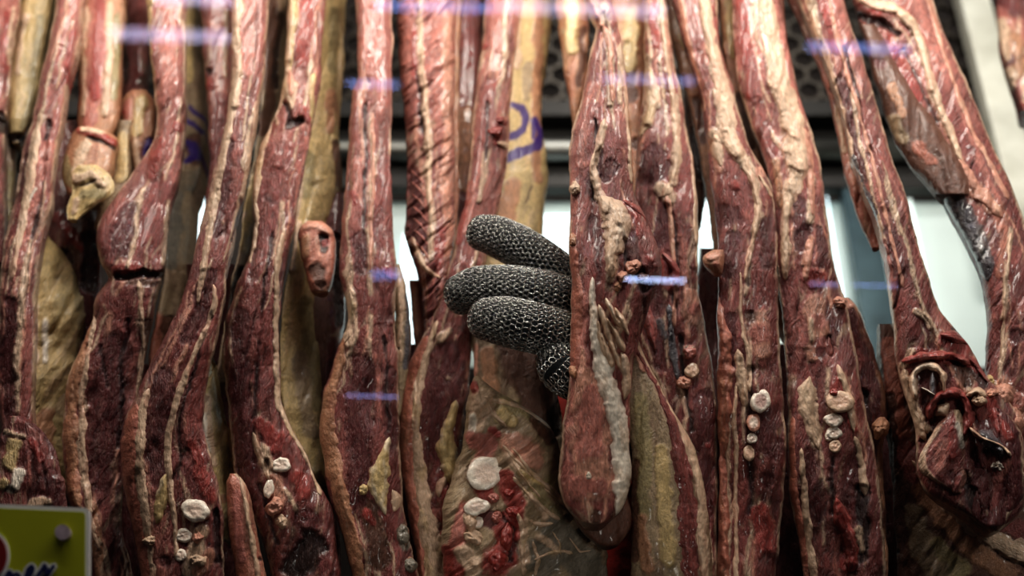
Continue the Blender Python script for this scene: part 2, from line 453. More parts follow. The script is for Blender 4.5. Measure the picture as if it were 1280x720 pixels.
def tube(path, rad, n=20, cap=True):
    """closed tube through world points; rad: list of (rx, ry) or floats; returns verts, faces"""
    p = np.array(path, float); N = len(p)
    t = np.gradient(p, axis=0); t /= np.linalg.norm(t, axis=1)[:, None]
    up = np.array([0, -1., 0.]); V = []
    for i in range(N):
        a = np.cross(t[i], up); a /= np.linalg.norm(a) + 1e-9; b = np.cross(a, t[i])
        r = rad[i] if hasattr(rad[i], '__len__') else (rad[i], rad[i])
        for k in range(n):
            q = 2 * math.pi * k / n
            V.append(p[i] + a * r[0] * math.cos(q) + b * r[1] * math.sin(q))
    f = grid_faces(N, n, True).tolist()
    if cap:
        V += [p[0], p[-1]]
        f += [[N * n, (j + 1) % n, j] for j in range(n)] + [[N * n + 1, (N - 1) * n + j, (N - 1) * n + (j + 1) % n] for j in range(n)]
    return np.array(V), f

def box(lo, hi):
    (x0, y0, z0), (x1, y1, z1) = lo, hi
    v = [(x0, y0, z0), (x1, y0, z0), (x1, y1, z0), (x0, y1, z0), (x0, y0, z1), (x1, y0, z1), (x1, y1, z1), (x0, y1, z1)]
    f = [[0, 3, 2, 1], [4, 5, 6, 7], [0, 1, 5, 4], [1, 2, 6, 5], [2, 3, 7, 6], [3, 0, 4, 7]]
    return v, f
# ================================================================ the meat
# ---- far left: slab with thick yellow inner fat
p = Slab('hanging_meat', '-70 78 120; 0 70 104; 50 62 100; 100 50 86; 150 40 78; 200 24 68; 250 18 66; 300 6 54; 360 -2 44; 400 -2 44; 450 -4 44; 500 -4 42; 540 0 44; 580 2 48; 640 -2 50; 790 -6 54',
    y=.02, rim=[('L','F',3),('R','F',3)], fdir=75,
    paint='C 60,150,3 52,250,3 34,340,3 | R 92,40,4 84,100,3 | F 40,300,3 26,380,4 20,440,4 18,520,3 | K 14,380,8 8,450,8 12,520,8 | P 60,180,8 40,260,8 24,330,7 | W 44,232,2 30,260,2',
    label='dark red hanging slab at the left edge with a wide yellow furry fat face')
Slab('inner_fat_face', '292 46 60; 330 40 88; 360 38 104; 400 38 112; 450 38 106; 500 36 92; 540 34 84; 575 36 74; 600 42 62',
    y=.035, base='Y', mat='fat', parent=p.obj, tf=4, tb=14, fdir=60, rag=3, lump=1.6, pw=6, slant=30,
    paint='F 46,300,5 42,380,4 40,460,5 38,520,4 | O 96,340,6 106,400,8 98,460,8 86,500,7 | W 56,400,4 54,450,3 | S 60,520,12 56,560,10 | D 112,350,3 114,440,3', label='pale yellow furry fat')
Slab('cut_muscle_end', '520 12 30; 535 4 52; 560 -4 70; 600 -10 84; 640 -12 86; 790 -16 90', y=.005, base='M', parent=p.obj, tf=9, rag=4, lump=1.4,
    paint='Y 18,556,8 12,580,7 | F 10,540,4 30,545,3 | W 22,590,6 20,610,5 | Y 4,606,7 | R 40,550,5 50,575,6 | K 60,600,12 66,630,14 | F 40,628,6 60,630,5 | G 14,612,7', rim=[('R','K',8)])
p.ribbon('fat_strip', '50,140,3 42,200,5 34,250,5 22,310,4 14,350,3', 'F', 1.6)

# ---- behind it: pale slab and red sliver at the very corner
q = Slab('hanging_meat', '-70 34 78; 0 28 66; 50 18 60; 100 8 52; 150 8 40; 172 10 30; 180 14 24', y=.065, base='Y', mat='fat', lump=.6, fdir=78,
    paint='O 52,20,5 40,100,5 30,160,5 | F 30,20,5 20,90,4 | D 12,172,6 26,172,5', label='yellow-olive fat slab in the upper left corner, right of the red sliver')
q = Slab('hanging_meat', '-70 -40 32; 0 -40 26; 60 -40 18; 120 -40 10; 180 -40 6; 240 -40 8; 330 -40 8', y=.05, rim=[('R','F',3)], fdir=80,
    paint='R 8,20,4 6,90,4 | F 16,10,2 10,80,2 | D 0,150,9 16,172,8 | D -20,160,12 10,165,9', label='red sliver of meat cut off by the left edge at the top')
q = Slab('hanging_meat', '168 -30 22; 200 -30 20; 260 -30 20; 320 -30 14; 420 -30 4; 520 -30 -2', y=.075, base='N', mat='skin',
    paint='O 10,220,8 8,300,8 | D 18,180,4', label='grey-tan rind slab half hidden at the left edge below the red sliver')

# ---- third: pale tan slab ending in a folded lobe and hanging flap
p3 = Slab('hanging_meat', '-70 100 168; 0 96 160; 40 95 156; 80 97 153; 120 98 152; 150 96 148; 164 98 146; 172 104 140', y=.045, base='S', mat='fat', fdir=86, lump=.5,
    paint='P 122,-60,11 122,20,11 118,80,11 114,150,10 | R 124,0,6 122,60,6 118,120,6 | F 104,10,4 104,90,3 104,140,3 | O 146,20,5 142,120,5 | F 136,10,4 132,140,4 | D 104,170,5 140,178,5',
    label='pale tan slab with pink centre stripe, ending in a folded skin lobe')
Slab('folded_skin_lobe', '158 98 112; 164 92 146; 172 86 148; 190 82 146; 210 78 142; 228 76 138; 242 84 128', y=.035, base='S', mat='skin', parent=p3.obj, lump=.6, fdir=80,
    paint='R 98,160,4 120,165,4 145,176,4 | D 108,168,2.5 144,184,2.5 | F 100,158,3 130,164,2 | O 80,200,6 86,230,8 | F 104,180,8 96,220,7', label='tan skin lobe')
Slab('shank_skin', '150 146 168; 180 142 162; 220 138 166; 240 130 160; 260 122 150; 285 118 140', y=.05, base='N', mat='skin', parent=p3.obj,
    paint='Y 152,170,5 150,220,8 | D 160,240,5 140,270,6')
Slab('torn_fat_flap', '206 100 122; 212 90 134; 225 86 142; 240 86 142; 250 87 134; 258 86 110; 268 86 98; 276 86 92', y=.02, base='Y', mat='fat', parent=p3.obj, tf=7, tb=8, rag=3.5, lump=1.5, fdir=60,
    paint='F 94,224,6 112,216,5 130,230,5 | O 104,240,6 128,244,6 | C 100,232,1.6 118,226,1.6 | F 92,262,4 96,250,4', label='pale yellow torn flap')
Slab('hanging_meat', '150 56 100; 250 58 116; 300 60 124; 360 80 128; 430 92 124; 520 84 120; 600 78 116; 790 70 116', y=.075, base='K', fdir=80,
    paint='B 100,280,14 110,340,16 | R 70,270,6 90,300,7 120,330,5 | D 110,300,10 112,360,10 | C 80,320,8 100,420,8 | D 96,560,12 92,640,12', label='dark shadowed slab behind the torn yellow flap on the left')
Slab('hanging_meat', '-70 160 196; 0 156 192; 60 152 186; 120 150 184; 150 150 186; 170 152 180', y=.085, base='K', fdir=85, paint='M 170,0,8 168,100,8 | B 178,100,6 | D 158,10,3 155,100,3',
    label='narrow dark red slab between the tan slab and the notched slab')
Slab('hanging_meat', '112 164 182; 120 151 192; 140 150 196; 160 154 196; 190 164 192; 215 168 182; 228 170 176', y=.055, base='S', mat='fat', lump=.6,
    paint='P 156,130,5 158,150,4 | R 152,140,3 | Y 176,130,10 174,160,8 | K 186,180,8 180,200,7 | V 188,175,4 184,195,4 | F 170,170,3 172,210,3', label='small orange-tan skin lobe left of the notched red slab')  # dark and violet strokes paint the shade on its right side

# ---- fifth: red slab with a deep notch half way down
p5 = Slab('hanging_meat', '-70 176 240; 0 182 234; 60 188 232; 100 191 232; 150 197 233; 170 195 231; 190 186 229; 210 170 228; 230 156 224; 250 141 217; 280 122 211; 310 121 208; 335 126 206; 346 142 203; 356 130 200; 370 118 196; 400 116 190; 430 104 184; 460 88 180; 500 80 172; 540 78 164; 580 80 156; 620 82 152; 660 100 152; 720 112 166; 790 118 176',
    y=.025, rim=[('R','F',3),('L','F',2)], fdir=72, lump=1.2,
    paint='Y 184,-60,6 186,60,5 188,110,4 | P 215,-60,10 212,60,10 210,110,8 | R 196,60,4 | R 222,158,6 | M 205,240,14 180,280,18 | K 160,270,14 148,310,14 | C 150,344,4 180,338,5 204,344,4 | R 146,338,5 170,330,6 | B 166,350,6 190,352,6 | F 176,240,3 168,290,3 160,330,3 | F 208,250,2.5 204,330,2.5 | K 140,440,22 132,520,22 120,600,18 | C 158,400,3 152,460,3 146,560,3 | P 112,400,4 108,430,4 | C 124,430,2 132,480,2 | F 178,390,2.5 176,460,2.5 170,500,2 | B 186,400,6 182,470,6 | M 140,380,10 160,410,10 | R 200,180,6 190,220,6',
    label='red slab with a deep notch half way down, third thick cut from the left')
p5.ribbon('rind', '112,400,5 100,450,7 90,490,9 88,550,9 92,610,9 98,640,8', 'S', 2.5, 'skin', alt='T', label='orange-tan rind')
p5.ribbon('fat_strip', '117,395,3 110,440,3 101,500,4 104,560,4 110,620,5 124,700,5 128,770,4', 'F', 2.0)
p5.ribbon('rind', '116,625,5 122,680,7 126,780,8', 'S', 2.0, 'skin')
p5.ribbon('fat_strip', '172,350,2.5 178,400,3 180,450,2.5 176,500,2', 'F', 1.4)
Slab('hanging_meat', '-70 226 256; 0 228 250; 60 228 248; 120 230 256; 150 230 258; 210 226 252; 240 216 240; 300 206 236; 350 204 232; 420 190 226; 500 180 220; 560 176 206', y=.06, base='N', mat='skin', fdir=84, lump=.6, pw=5, slant=20, tf=5,
    paint='Y 240,0,5 236,100,5 | V 236,136,3 246,144,3 257,152,3 | V 233,150,3 254,168,3.5 | B 242,180,12 246,200,10 | V 234,178,2.5 242,184,7 248,196,7 234,204,5 | P 248,230,3 | G 222,250,8 214,330,8 | T 196,400,10 190,450,9 | B 210,400,8 204,480,8',
    label='grey-tan skinned slab with purple stamp marks at upper left')
# ---- sixth: long slab, cream fat edge, bones near its foot
Slab('hanging_meat', '-70 248 296; 0 250 292; 60 252 290; 95 256 290; 150 260 286; 200 262 280; 250 256 276; 300 250 268; 340 248 262', y=.05, base='P', fdir=84,
    paint='R 258,100,7 262,110,7 | M 276,120,7 270,200,8 262,280,8 | C 262,90,4 | F 284,10,3 282,90,3', label='narrow pink-red slab behind the left cream edge of the twin-seamed slab')
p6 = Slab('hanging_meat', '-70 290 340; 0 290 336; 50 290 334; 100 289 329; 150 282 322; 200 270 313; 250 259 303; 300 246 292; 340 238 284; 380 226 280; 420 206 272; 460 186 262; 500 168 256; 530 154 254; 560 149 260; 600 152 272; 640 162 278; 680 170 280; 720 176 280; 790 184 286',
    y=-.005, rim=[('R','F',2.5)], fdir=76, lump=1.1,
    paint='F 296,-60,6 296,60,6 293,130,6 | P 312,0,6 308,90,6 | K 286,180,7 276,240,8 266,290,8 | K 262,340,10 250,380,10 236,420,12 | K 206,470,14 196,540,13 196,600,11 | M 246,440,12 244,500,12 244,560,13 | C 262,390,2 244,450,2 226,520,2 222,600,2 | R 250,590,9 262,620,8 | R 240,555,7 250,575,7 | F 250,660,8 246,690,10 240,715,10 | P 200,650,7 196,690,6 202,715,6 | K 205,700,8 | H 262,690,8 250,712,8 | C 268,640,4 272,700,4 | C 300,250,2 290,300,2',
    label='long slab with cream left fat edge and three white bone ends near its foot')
p6.ribbon('fat_strip', '294,-50,6 296,60,6 293,120,5 286,160,4 276,205,5 268,250,5 260,300,5 251,350,4 246,380,2', 'F', 2.4, alt='H', label='cream fat edge')
p6.ribbon('fat_strip', '266,355,2 270,380,3.5 262,400,3 250,428,3 238,455,3.5 228,480,3.5 220,505,4 213,535,4 210,570,4 213,610,3.5 218,650,3 220,700,3', 'F', 2.2)
p6.ribbon('rind', '172,505,6 162,540,10 160,580,11 165,630,11 175,680,11 186,760,11', 'T', 2.2, 'skin', alt='P', label='pink-brown rind')
p6.ribbon('fat_strip', '186,485,4 178,520,6 173,560,6 175,610,6 182,650,6 190,720,5 194,770,5', 'F', 1.8)
p6.ribbon('fat_patch', '207,592,4 204,615,9 200,640,8 196,655,3', 'Y', 3, alt='W')
p6.blob('bone', 243, 638, 16, 13, 'W', 7, core=None, rot=20); p6.blob('bone', 230, 669, 9, 7.5, 'W', 6); p6.blob('bone', 226, 694, 7, 7, 'W', 5)
p6.blob('fat_knob', 188, 676, 9, 7, 'F', 5, 'fat'); p6.blob('gristle', 247, 672, 8, 8, 'H', 5, 'fat'); p6.blob('gristle', 246, 700, 12, 9, 'F', 5, 'fat')
Slab('inner_fat_face', '440 252 262; 480 250 270; 510 248 278; 540 250 286; 580 254 292; 620 264 292; 650 272 286; 670 274 280', y=.012, base='Y', mat='fat', parent=p6.obj, tf=5, tb=12, rag=3, lump=1.7, fdir=65, pw=5, slant=18,
    paint='F 258,500,5 262,540,5 266,580,5 | W 256,520,2.5 260,560,2.5 | O 282,560,5 286,600,5 | S 280,620,6', label='yellow fat face')
Slab('hanging_meat', '-70 330 366; 0 332 360; 60 330 352; 120 328 348; 200 318 340; 260 304 326; 300 300 322; 340 292 316; 400 282 306; 480 266 298', y=.04, base='N', mat='skin', fdir=84, lump=.5, pw=5, slant=16, tf=4,
    paint='B 340,0,8 338,100,8 330,160,7 | Y 318,220,5 308,260,6 304,310,6 | D 350,20,4 346,110,4 | F 304,264,3 298,276,3 292,300,2.5 290,320,2.5 | D 300,340,8 288,400,8', label='brown-tan narrow rind slab between the two cream-edged slabs left of centre')
# ---- small rind strip standing in front at the bottom
pr = Slab('hanging_meat', '592 288 296; 600 284 306; 630 284 316; 680 288 324; 720 294 334; 790 300 344', y=.0, tf=9, tb=14, base='T', mat='skin', rim=[('R','F',3)], fdir=84, lump=.8,
    paint='P 296,620,6 304,700,6 | D 326,700,3', label='short pink rind strip rising from the bottom between two bone-ended slabs')
pr.ribbon('fat_strip', '298,578,2 304,610,3 312,660,3.5 320,710,3.5 328,770,3', 'F', 2)
# ---- seventh
p7 = Slab('hanging_meat', '-70 362 416; 0 361 408; 50 358 404; 95 355 400; 130 348 396; 160 336 390; 180 324 386; 230 315 376; 280 317 368; 320 313 360; 360 295 352; 400 281 350; 450 278 350; 500 284 352; 540 288 366; 570 290 384; 600 296 396; 620 304 408; 640 316 418; 670 326 420; 700 336 424; 790 350 430',
    y=.012, fdir=78, lump=1.25, rim=[('L','F',3)],
    paint='Y 366,-60,5 366,20,5 360,90,5 | R 384,0,10 378,80,9 | F 366,110,6 362,130,5 | C 356,130,3 362,155,6 376,150,4 | P 352,180,8 350,200,8 | F 334,140,4 344,150,3 | K 344,220,10 338,250,9 | M 350,190,16 346,240,14 | H 330,170,5 326,200,5 | R 376,135,6 386,145,5 | C 338,290,2 330,360,2 326,420,2.5 318,520,2.5 316,580,2.5 | K 300,400,12 300,470,14 308,540,11 316,620,10 | M 336,400,12 336,460,11 | R 326,530,10 344,550,12 350,545,8 | R 372,600,10 380,620,9 | F 332,560,6 340,580,5 | C 332,590,3 336,575,3 | H 344,600,8 350,625,7 | K 384,650,16 380,700,18 | D 390,680,18 370,710,18 | M 362,570,10 372,580,9 | C 326,610,3 346,680,3',
    label='slab with yellow fat flank, pink skin curl and two white bone ends at its foot')
p7.ribbon('fat_strip', '362,-50,5 361,60,4 358,110,4 350,130,4 338,152,4 328,176,4 322,210,5 318,250,5 319,290,4 312,330,3', 'F', 2.2, alt='Y', label='cream fat edge')
p7.ribbon('fat_strip', '393,90,4 390,130,4 392,160,4', 'Y', 1.6)
p7.ribbon('pale_sinew', '362,85,3 361,100,5 364,122,4', 'H', 2)
p7.ribbon('fat_strip', '352,290,3 347,340,3 346,400,3.5 346,450,3.5 348,505,4 360,530,5 378,560,5 392,590,4 402,620,3', 'F', 2.2, alt='Y')
p7.ribbon('fat_strip', '316,540,2 322,565,4 332,585,4 336,600,2', 'F', 1.8)
p7.blob('bone', 351, 581, 11, 9, 'W', 7); p7.blob('bone', 336, 611, 6, 11, 'W', 6, rot=10)
p7.blob('gristle', 345, 632, 12, 12, 'H', 6, 'fat', rot=30); p7.blob('gristle', 352, 652, 8, 10, 'F', 5, 'fat')
Slab('flank_skin', '-70 398 432; 0 398 427; 50 396 426; 100 392 422; 140 386 420; 170 378 422; 200 372 426; 230 370 424; 255 370 416; 290 368 404; 330 362 398; 380 352 392; 430 350 398; 480 350 402; 530 352 402; 560 366 400; 590 384 402', y=.035, base='Y', mat='skin', parent=p7.obj, tf=4, tb=16, fdir=78, lump=1.2, pw=6, slant=24,
    paint='O 418,10,5 414,90,6 | S 412,120,7 414,160,6 | B 422,180,5 424,230,6 | Y 396,170,10 392,220,10 | O 386,200,8 380,240,8 | F 378,190,4 372,240,4 368,270,4 | O 384,380,10 390,440,10 396,500,9 | F 372,280,6 364,330,5 | N 376,450,10 388,540,10', label='olive-yellow fat flank')
Slab('skin_curl', '276 384 402; 282 374 414; 292 370 420; 304 372 421; 318 376 420; 335 380 418; 352 384 416; 366 390 410', y=.02, base='T', mat='skin', parent=p7.obj, tf=13, tb=10, lump=.7, fdir=40,
    paint='H 378,284,6 396,282,6 412,290,5 | S 384,300,6 380,320,6 | D 404,300,6 406,314,6 | R 408,306,4 | H 396,300,2 400,320,2 | B 396,340,9 400,356,8', label='pinkish tan curl of skin')
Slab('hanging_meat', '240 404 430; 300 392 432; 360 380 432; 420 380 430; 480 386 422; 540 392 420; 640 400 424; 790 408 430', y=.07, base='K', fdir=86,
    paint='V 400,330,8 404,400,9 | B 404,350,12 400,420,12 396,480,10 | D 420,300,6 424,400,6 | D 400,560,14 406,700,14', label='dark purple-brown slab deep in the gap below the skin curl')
# ---- eighth: smooth dark red slab
p8 = Slab('hanging_meat', '-70 440 494; 0 443 490; 50 448 491; 100 446 490; 120 438 490; 170 437 489; 240 431 489; 300 426 492; 345 424 497; 360 430 495; 400 436 494; 425 426 496; 450 416 498; 500 402 499; 540 399 500; 590 405 501; 620 412 503; 680 430 512; 720 442 524; 790 450 536',
    y=.018, fdir=80, lump=1.0, rim=[('R','F',2)],
    paint='P 456,-50,6 460,60,7 468,100,7 | P 474,40,4 472,140,4 | P 446,200,6 446,240,6 | M 480,200,8 484,300,9 | F 465,150,2.5 466,220,2.5 462,290,2.5 464,350,2 | C 458,130,2 456,240,2 454,340,2 | K 450,300,8 448,340,8 | R 441,240,4 444,254,3 | R 484,338,7 490,345,5 | F 438,372,8 436,400,7 434,430,5 | M 470,380,10 | K 456,460,18 450,510,18 446,560,16 450,620,16 | K 486,460,7 488,560,8 | P 470,440,3 476,520,2.5 | C 480,420,2 486,540,2 | B 464,640,14 474,700,14 | R 460,640,6 468,650,4 | G 502,660,7 506,680,6',
    label='deep red slab with brown rind on its lower left, beside the bright narrow gap')
p8.ribbon('rind', '429,420,4 426,450,7 414,490,9 408,530,10 414,575,11 426,620,11 436,665,11 446,710,9 452,760,8', 'S', 2.6, 'skin', alt='T', label='brown-tan rind')
p8.ribbon('fat_strip', '466,140,1.6 466,220,2.6 463,290,2.5 464,340,2', 'H', 1.3)
p8.ribbon('fat_patch', '437,364,5 437,385,9 434,412,8 430,430,3', 'F', 2.4, alt='Y')
p8.ribbon('fat_patch', '486,546,3 480,570,8 473,595,12 474,620,10 482,644,3', 'Y', 3, alt='W', label='pale yellow fat patch')
p8.ribbon('fat_patch', '490,612,5 496,625,8 492,640,5', 'F', 2.6)
p8.blob('fat_knob', 455, 612, 6, 7, 'Y', 4, 'fat'); p8.blob('gristle', 503, 668, 8, 14, 'G', 4, 'bone'); p8.blob('gristle', 512, 706, 9, 9, 'G', 4, 'bone')
Slab('flank_skin', '330 490 500; 370 492 510; 420 494 514; 455 495 512; 490 496 506; 520 494 500', y=.035, base='N', mat='skin', parent=p8.obj, tf=8, tb=14, paint='U 508,370,4 512,430,4 508,460,4 | F 498,350,4 502,450,3 | D 500,436,2')
# ---- ninth: twin strip with diagonal rib grain
p9 = Slab('hanging_meat', '-70 494 572; 0 497 572; 50 499 569; 100 501 568; 150 506 567; 200 509 568; 250 509 568; 275 509 569; 290 503 569; 310 512 567; 340 520 562; 370 528 558; 420 530 556; 470 536 556',
    y=.05, fdir=45, lump=1.1, fiber=.8, rim=[('R','H',8)],
    paint='P 508,-40,7 510,60,8 512,120,8 | F 524,-40,3 524,60,3 530,110,4 534,180,4 536,250,4 540,320,4 | P 546,0,8 548,100,8 552,180,8 | H 560,20,6 560,150,5 556,240,5 556,310,5 | R 516,40,3 518,100,3 | C 520,90,2 528,170,2 | K 518,220,8 522,280,8 530,310,7 | R 552,290,6 550,330,5 | B 508,286,5',
    label='slab with diagonal rib grain hanging between the deep red slab and the stamped slab')
for k in range(7):
    p9.ribbon('pale_sinew', '%f,%f,1.2 %f,%f,2.0 %f,%f,1.0' % (513 + k * .8, 212 + k * 15, 522 + k * .9, 220 + k * 15, 532 + k * .6, 232 + k * 15), 'P', 1.0, wob=.4)
p9.ribbon('fat_strip', '516,296,3 522,318,4 530,334,4 540,342,3 552,348,2', 'F', 2)
p9.ribbon('fat_strip', '526,-50,2 526,60,2.4 531,110,3 535,180,3 537,250,3 541,315,2.4', 'F', 1.4, alt='H')
Slab('flank_skin', '-70 566 580; 0 565 577; 100 563 574; 200 562 574; 300 562 572; 340 560 568', y=.06, base='S', mat='skin', parent=p9.obj, tf=6, tb=14)
Slab('hanging_meat', '-70 566 612; 0 566 606; 60 566 603; 120 567 600; 150 568 598; 220 568 594; 280 564 590; 330 560 584', y=.085, base='K', fdir=86,
    paint='M 586,0,10 584,100,10 | S 580,150,12 578,230,10 | D 568,60,3', label='dark red slab deep between the rib-grained slab and the stamped slab')
Slab('hanging_meat', '350 512 532; 380 514 532; 420 518 536; 480 520 540; 560 524 546', y=.072, base='T', mat='skin', label='narrow brownish-pink rind slab low behind the rib-grained slab')

# ---- tenth: stamped slab held by the glove, big shank end below
p10 = Slab('hanging_meat', '-70 604 664; 0 606 654; 60 604 645; 100 596 640; 150 590 637; 200 587 634; 250 582 626; 290 572 616; 330 562 606; 370 552 600; 400 540 594; 430 524 590; 460 508 588; 500 500 586; 540 498 580; 590 502 574; 640 510 570; 680 518 570; 790 530 574',
    y=.045, fdir=78, lump=1.0, rim=[('L','F',2),('R','H',5)],
    paint='P 622,-50,8 620,60,8 | F 634,-50,3 630,90,3 616,150,3 600,250,3 | R 605,60,4 | M 616,110,9 606,180,9 | F 598,76,5 594,90,4 | R 624,150,5 622,165,6 620,178,5 | R 634,150,3 | C 612,130,2 606,200,2 | P 590,230,8 584,280,8 | R 580,250,5 574,300,5 | K 566,440,16 556,500,18 548,560,16 | C 590,460,2 582,520,2 | M 576,400,8 584,440,7 | F 548,420,6 560,410,4 | F 560,470,2 | R 562,620,14 560,680,16 | K 576,640,5 572,690,5 | P 540,640,8 | R 596,470,5 592,490,4',
    label='slab with purple-stamped tan skin, gripped by the mail glove, bloody shank below')
sk = Slab('stamped_skin', '-70 638 704; 0 636 692; 60 632 684; 100 628 678; 150 620 677; 200 618 683; 220 616 685; 260 606 681; 300 600 678; 340 596 680; 400 592 690; 440 590 700', y=.062, base='Y', mat='skin', parent=p10.obj, tf=8, tb=20, lump=.5, fdir=82, pw=4, slant=22,
    paint='S 676,0,6 670,100,6 672,220,6 | F 650,0,6 646,80,5 | S 640,230,10 632,270,10 | N 660,80,6 658,120,6 | C 664,230,.8 656,250,.8 | V 640,127,4.5 650,133,4.5 656,146,5 652,160,5 640,167,5 630,170,4 | V 668,148,3.5 674,165,5.5 672,178,7 656,187,6.5 640,193,6.5 630,200,5 | V 664,150,2.5 666,170,3', label='yellow-tan skin with a purple ink stamp')
p10.blob('blood_clot', 625, 150, 6, 5, 'R', 4, 'bone'); p10.blob('blood_clot', 619, 164, 9, 6, 'R', 4, 'bone')
p10.ribbon('pale_sinew', '622,178,3 634,182,5 648,182,3', 'F', 2.4)
p10.ribbon('rind', '534,420,6 518,450,9 509,485,10 506,530,10 508,575,10 512,610,9 518,650,8 524,700,7 530,770,7', 'T', 2.6, 'skin', alt='S', label='brown-pink rind')
p10.ribbon('fat_strip', '548,400,3 534,440,5 522,480,6 520,530,6 522,585,9 528,620,12 535,660,12 542,700,12 548,780,12', 'F', 2.2, alt='Y')
p10.ribbon('fat_patch', '570,500,4 562,530,9 558,560,12 566,590,12 574,615,7', 'Y', 4, alt='W', label='pale yellow fat patch')
p10.ribbon('fat_patch', '558,595,4 550,605,6 548,622,4', 'F', 3)
# hollow inner face and the shank end
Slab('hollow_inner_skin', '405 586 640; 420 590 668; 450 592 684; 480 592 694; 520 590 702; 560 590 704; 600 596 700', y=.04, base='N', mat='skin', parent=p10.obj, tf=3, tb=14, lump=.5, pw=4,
    paint='B 640,430,20 660,470,24 680,520,18 | D 690,470,9 694,540,8 | S 610,440,8 612,480,9 622,510,9 | B 650,440,20 672,500,20 | H 596,430,3 594,470,3 | O 640,510,12', label='shaded brown hollow under the glove')  # brown and near-black strokes paint the shade inside the hollow
m10 = Slab('shank_end', '470 590 598; 486 586 612; 500 582 640; 515 580 668; 530 582 690; 560 576 702; 590 566 708; 620 556 714; 650 552 738; 680 550 756; 700 552 760; 740 556 760; 790 560 750', y=.012, base='N', parent=p10.obj, mat='fat', tf=20, tb=26, rag=3, lump=1.7, fdir=40,
    paint='R 592,480,5 594,500,5 | F 604,500,14 596,530,10 | W 590,520,5 588,540,4 | O 630,505,12 660,510,10 690,530,8 | Y 628,520,10 640,526,8 | R 614,538,6 620,543,5 | P 590,545,10 610,555,14 604,565,12 | H 640,550,14 670,570,14 | B 670,520,8 690,545,9 | F 634,570,5 660,600,5 690,630,4 | N 690,590,12 | O 690,600,10 720,640,12 | O 668,610,10 690,650,12 | G 690,670,22 720,690,22 740,710,18 | G 660,690,16 680,710,18 | F 660,620,5 680,650,4 | F 672,670,5 700,690,4 | Y 650,590,4 690,610,3 | F 650,640,6 656,700,7 | R 630,600,13 646,630,12 634,670,14 622,700,20 | R 600,610,12 608,620,10 | K 590,640,8 620,650,10 | R 632,650,12 630,700,15 | C 620,640,3 640,660,3 636,700,4 | K 640,680,6 | P 576,640,9 572,680,10 | F 580,690,9 590,712,8 | R 560,690,9 566,714,12 | F 592,700,6',
    label='shank end with bone and sinew')
m10.blob('bone', 607, 592, 21, 19, 'W', 8, rot=10, core='H'); m10.blob('bone', 596, 633, 15, 10, 'W', 8, rot=-14); m10.blob('bone', 597, 653, 7, 7, 'W', 6)
m10.blob('gristle', 588, 650, 11, 16, 'F', 6, 'fat'); m10.blob('gristle', 592, 672, 14, 10, 'F', 6, 'fat', rot=20); m10.blob('gristle', 617, 622, 9, 6, 'P', 5, 'bone', rot=30); m10.blob('gristle', 620, 645, 7, 9, 'P', 5, 'bone')
m10.blob('gristle', 636, 616, 8, 6, 'R', 5, 'bone'); m10.blob('gristle', 642, 640, 9, 9, 'R', 5, 'bone'); m10.blob('gristle', 634, 668, 9, 18, 'R', 6, 'bone', rot=10); m10.blob('gristle', 622, 700, 12, 14, 'R', 5, 'bone')
for a in ['640,560,2 664,590,3.5 690,612,3.5 716,640,3 748,668,2', '628,556,2 650,580,3 664,596,2', '640,596,2 664,622,3 686,642,3 700,650,2', '680,610,1.6 706,630,2.4 730,656,2', '646,640,3 656,664,4 652,690,4 654,720,4', '660,650,2 676,656,3 692,654,2', '668,700,2 690,690,2.6 706,688,2 716,692,2', '690,664,1.4 700,680,2 702,694,1.4', '604,496,3 636,504,4 662,512,3 690,536,2', '610,500,2 618,520,4 634,534,3', '664,676,2 672,700,3 668,720,2', '712,672,1 726,690,1.6 740,688,1', '640,575,1.5 660,606,2 676,622,1.5']:
    m10.ribbon('sinew', a, 'F' if len(a) % 2 else 'Y', 1.6, alt='Y')

# ---- eleventh: the slab nearest the glass, thin at the top, round pink lobe
p11 = Slab('hanging_meat', '-70 722 756; 0 730 764; 30 744 772; 45 742 776; 75 736 782; 100 732 784; 145 720 786; 175 713 788; 200 712 789; 240 712 792; 270 713 806; 300 711 820; 330 713 828; 350 714 826; 380 713 812; 420 712 800; 450 712 792; 480 710 790; 510 707 788; 540 703 788; 570 700 788; 595 697 789; 615 699 787; 632 706 782; 645 716 772; 654 728 758',
    y=-.04, fdir=84, lump=1.1, tf=14, tb=20, rim=[('L','F',2.5)],
    paint='H 734,0,7 742,26,5 | F 758,10,5 754,30,5 | R 768,30,4 | F 740,0,4 752,34,4 | F 762,60,3 764,100,3 766,130,4 | F 776,60,3 778,130,3 | P 740,110,8 734,160,8 726,210,6 | M 746,140,10 740,200,10 | K 746,200,8 740,240,8 | C 742,150,2 744,200,3 742,250,3 | M 766,180,12 768,220,12 | K 766,210,8 756,225,7 | F 754,160,3 750,180,3 742,215,3 746,245,4 758,262,5 | F 786,140,3 788,200,3 | P 716,220,5 718,260,5 | K 740,280,8 746,320,9 742,350,7 | M 732,300,6 738,350,6 | F 760,262,10 768,290,9 766,330,7 762,350,6 | H 770,300,4 | K 790,300,14 796,330,12 | C 782,300,3 784,340,4 | R 784,258,6 796,266,5 800,290,4 | M 806,290,8 812,330,8 | R 812,320,6 | C 800,340,8 806,358,9 | P 726,370,7 724,420,8 722,480,9 720,540,10 | H 735,480,14 738,540,24 740,600,28 | P 736,500,12 738,560,18 | P 726,610,14 716,600,9 752,610,10 | H 726,440,5 722,500,5 | S 712,350,4 714,310,5 | B 744,646,8',
    label='slab nearest the glass hiding the glove palm, narrow tip above, rounded pink lobe below')
p11.ribbon('fat_strip', '735,-50,4 737,0,5 744,20,5 753,34,4 762,50,3 764,90,3 766,128,3', 'H', 2.2, alt='F')
